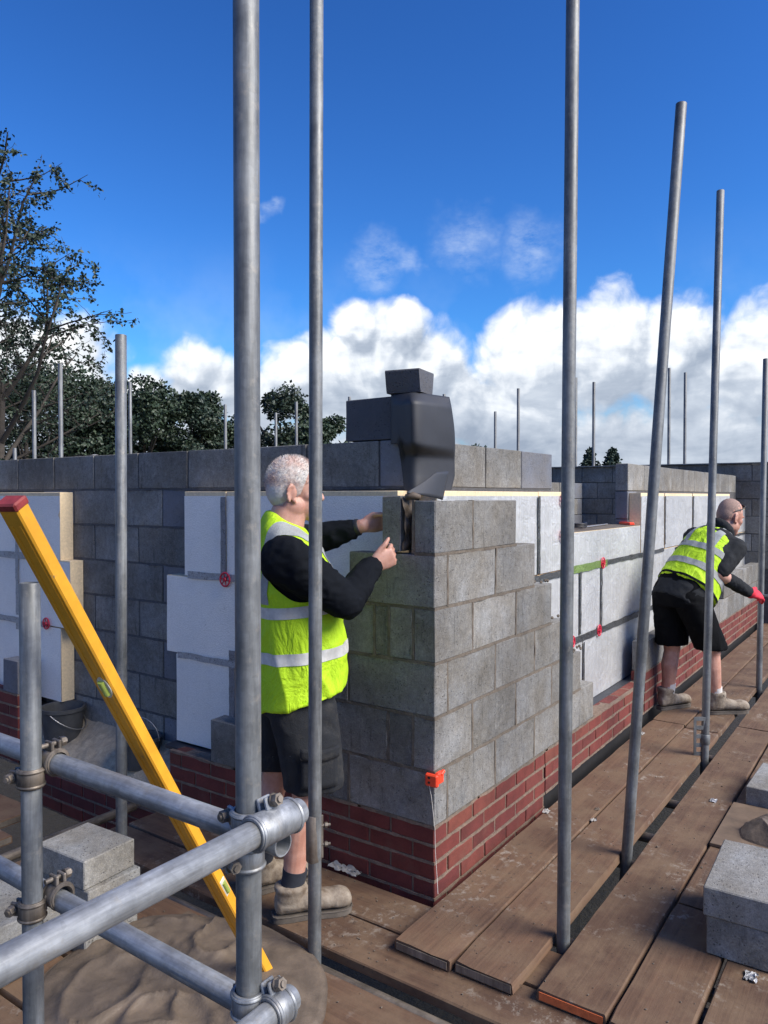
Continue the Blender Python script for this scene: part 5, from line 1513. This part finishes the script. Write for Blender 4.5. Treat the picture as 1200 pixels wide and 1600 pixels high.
# hands inside red gloves
q = MB(); hand(q, RW + (RW - RE).normalized() * .012, Vector((.75, -.36, -.12)), (-.1, .3, -1), (.2, .5, .55), (24, 26, 18), (.8, -.25, .1), 1.08, .012, .002)
q.tube([RW - (RW - RE).normalized() * .035, RW + (RW - RE).normalized() * .02], [.040, .038], 16)
fuse('glove', q, .0055, M['red_glove'], m2, 3)
q = MB(); hand(q, LW, Vector((.7, -.3, -.4)), (-.1, .3, -1), (.1, -.6, .4), (24, 26, 18), (.8, -.4, .1), 1.08, .012, .002)
fuse('glove', q, .006, M['red_glove'], m2, 3)
# hoodie with sleeves to the elbow, hood lying on the neck
q = MB(); torso2(q, .012, False)
for Sx, Ex in ((RS, RE), (LS, LE)): limb(q, [Sx, Sx.lerp(Ex, .5), Sx.lerp(Ex, .86)], [.084, .077, .066])
fuse('hoodie', q, .008, M['charcoal_jersey'], m2, 4, .009, 18, seed=11)
q = MB()
for k in range(20):
    t = 2 * math.pi * k / 20
    c = NK + sp * (.028 + .02 * math.cos(t)) + sv * (.082 * math.sin(t)) - bd * (.078 * math.cos(t)) 
    ell(q, c, sv, bd, sp, .030, .032, .034, 10, 7)
fuse('hood', q, .008, M['charcoal_jersey'], m2, 4, .005, 24)
for Ex, Wx in ((RE, RW), (LE, LW)):
    q = MB(); limb(q, [Ex.lerp(Wx, .34), Ex.lerp(Wx, .6), Ex.lerp(Wx, .92)], [.050, .050, .040]); fuse('arm_sleeve', q, .007, M['charcoal_jersey'], m2, 3, .006, 26)
# vest
q = MB()
stack(q, [(T2(.055, 0, .035), sv, .215, bd, .205), (T2(.13, 0, .03), sv, .207, bd, .196), (T2(.24, 0, .02), sv, .203, bd, .180), (T2(.36, 0, .008), sv, .198, bd, .164), (T2(LEN - .10, 0, .0), sv, .182, bd, .142), (T2(LEN - .04, 0, 0), sv, .150, bd, .115), (T2(LEN, 0, 0), sv, .105, bd, .088)], 40)
vest = fuse('vest', q, .008, M['hi_vis_fabric'], m2, 5, .014, 9, (1, 1, .7), 2.2)
armhole(vest, m2, [(RS, RS.lerp(RE, .15), .100), (LS, LS.lerp(LE, .5), .100)])
for t in (.19, .345):
    band(vest, 'reflective_band', [(T2(t + .026, 0, 0), sp), (T2(t - .026, 0, 0), -sp)], M['grey_reflective_tape'], m2, .004)
for sg in (-1, 1):
    dg = (sv * math.cos(rad(14)) + sp * math.sin(rad(14)) * -sg).normalized()
    band(vest, 'reflective_band', [(T2(.45, sg * .105 + .026, 0), sv), (T2(.45, sg * .105 - .026, 0), -sv), (T2(.345, 0, 0), -sp)], M['grey_reflective_tape'], m2, .004)
# shorts
q = MB(); stack(q, [(T2(.07, 0, -.01), sv, .186, bd, .158), (PV, sv, .200, f2, .165), (PV - Z * .09, l2, .200, f2, .155)])
for Hx, Kx, e in ((HR, RK, .93), (HL, LK, .90)):
    c1 = Hx.lerp(Kx, e)
    stack(q, [(Hx - Z * .02, l2, .108, f2, .145), (Hx.lerp(Kx, .5), l2, .105, f2, .130), (c1 + Z * .02, l2, .104, f2, .122), (c1, l2, .102, f2, .120)])
fuse('shorts', q, .008, M['black_shorts'], m2, 4, .008, 12, (1, 1, .8), 5.1)
# vest under-layer showing at the waist
band(vest, 'hem', [(T2(.075, 0, 0), sp), (T2(.058, 0, 0), -sp)], M['black_jersey'], m2, .005)
for A_, K_ in ((RA, RK), (LA, LK)):
    q = MB(); q.tube([A_ + Z * .03, A_.lerp(K_, .18), A_.lerp(K_, .30)], [.047, .048, .051], 18); q.build('sock', M['white_sock'], m2, 60)
boot(m2, LA + Vector((-.075, .045, -.09)), Vector((.86, -.50, 0)), .31, .155, True)
boot(m2, RA + Vector((-.045, .05, -.09)), Vector((.66, -.75, 0)), .32, .155, True)
# cropped hair cap and dark glasses pushed up on the head
q = MB()
c_ = Ph2(-.014, 0, .042)
ell(q, c_, hf, hl, hz, .1025, .0800, .1015, 24, 16); ell(q, Ph2(-.047, 0, .015), hf, hl, hz, .0695, .0715, .0810, 24, 14)
fuse('hair', q, .005, M['cropped_hair'], m2, 3, planes=[(Ph2(.055, 0, .06), (hf * .92 - hz * .30).normalized()), (Ph2(0, 0, -.035), (-hz * .9 + hf * .45).normalized())])
g_ = MB()
for sg in (-1, 1):
    ell(g_, Ph2(.066, sg * .034, .098), (hf * .6 + hz * .8).normalized(), hl, (hz * .6 - hf * .8).normalized(), .006, .029, .020, 14, 8)
g_.build('sunglass_lens', M['black_plastic'], m2, 180)
g_ = MB()
for sg in (-1, 1): g_.tube([Ph2(.066, sg * .062, .098), Ph2(.01, sg * .083, .065), Ph2(-.05, sg * .078, .035)], .004, 8)
g_.tube([Ph2(.072, -.012, .102), Ph2(.075, 0, .106), Ph2(.072, .012, .102)], .004, 8)
g_.build('sunglass_frame', M['black_plastic'], m2, 60)
# dark tool in the glove
own('brush', MB().obox(RW + Vector((.155, -.075, -.032)), (.88, -.45, -.1), (.45, .88, 0), (.1, 0, .99), .085, .018, .012, .005), M['black_plastic'], 'dark hand tool held in the red glove', 'tool')
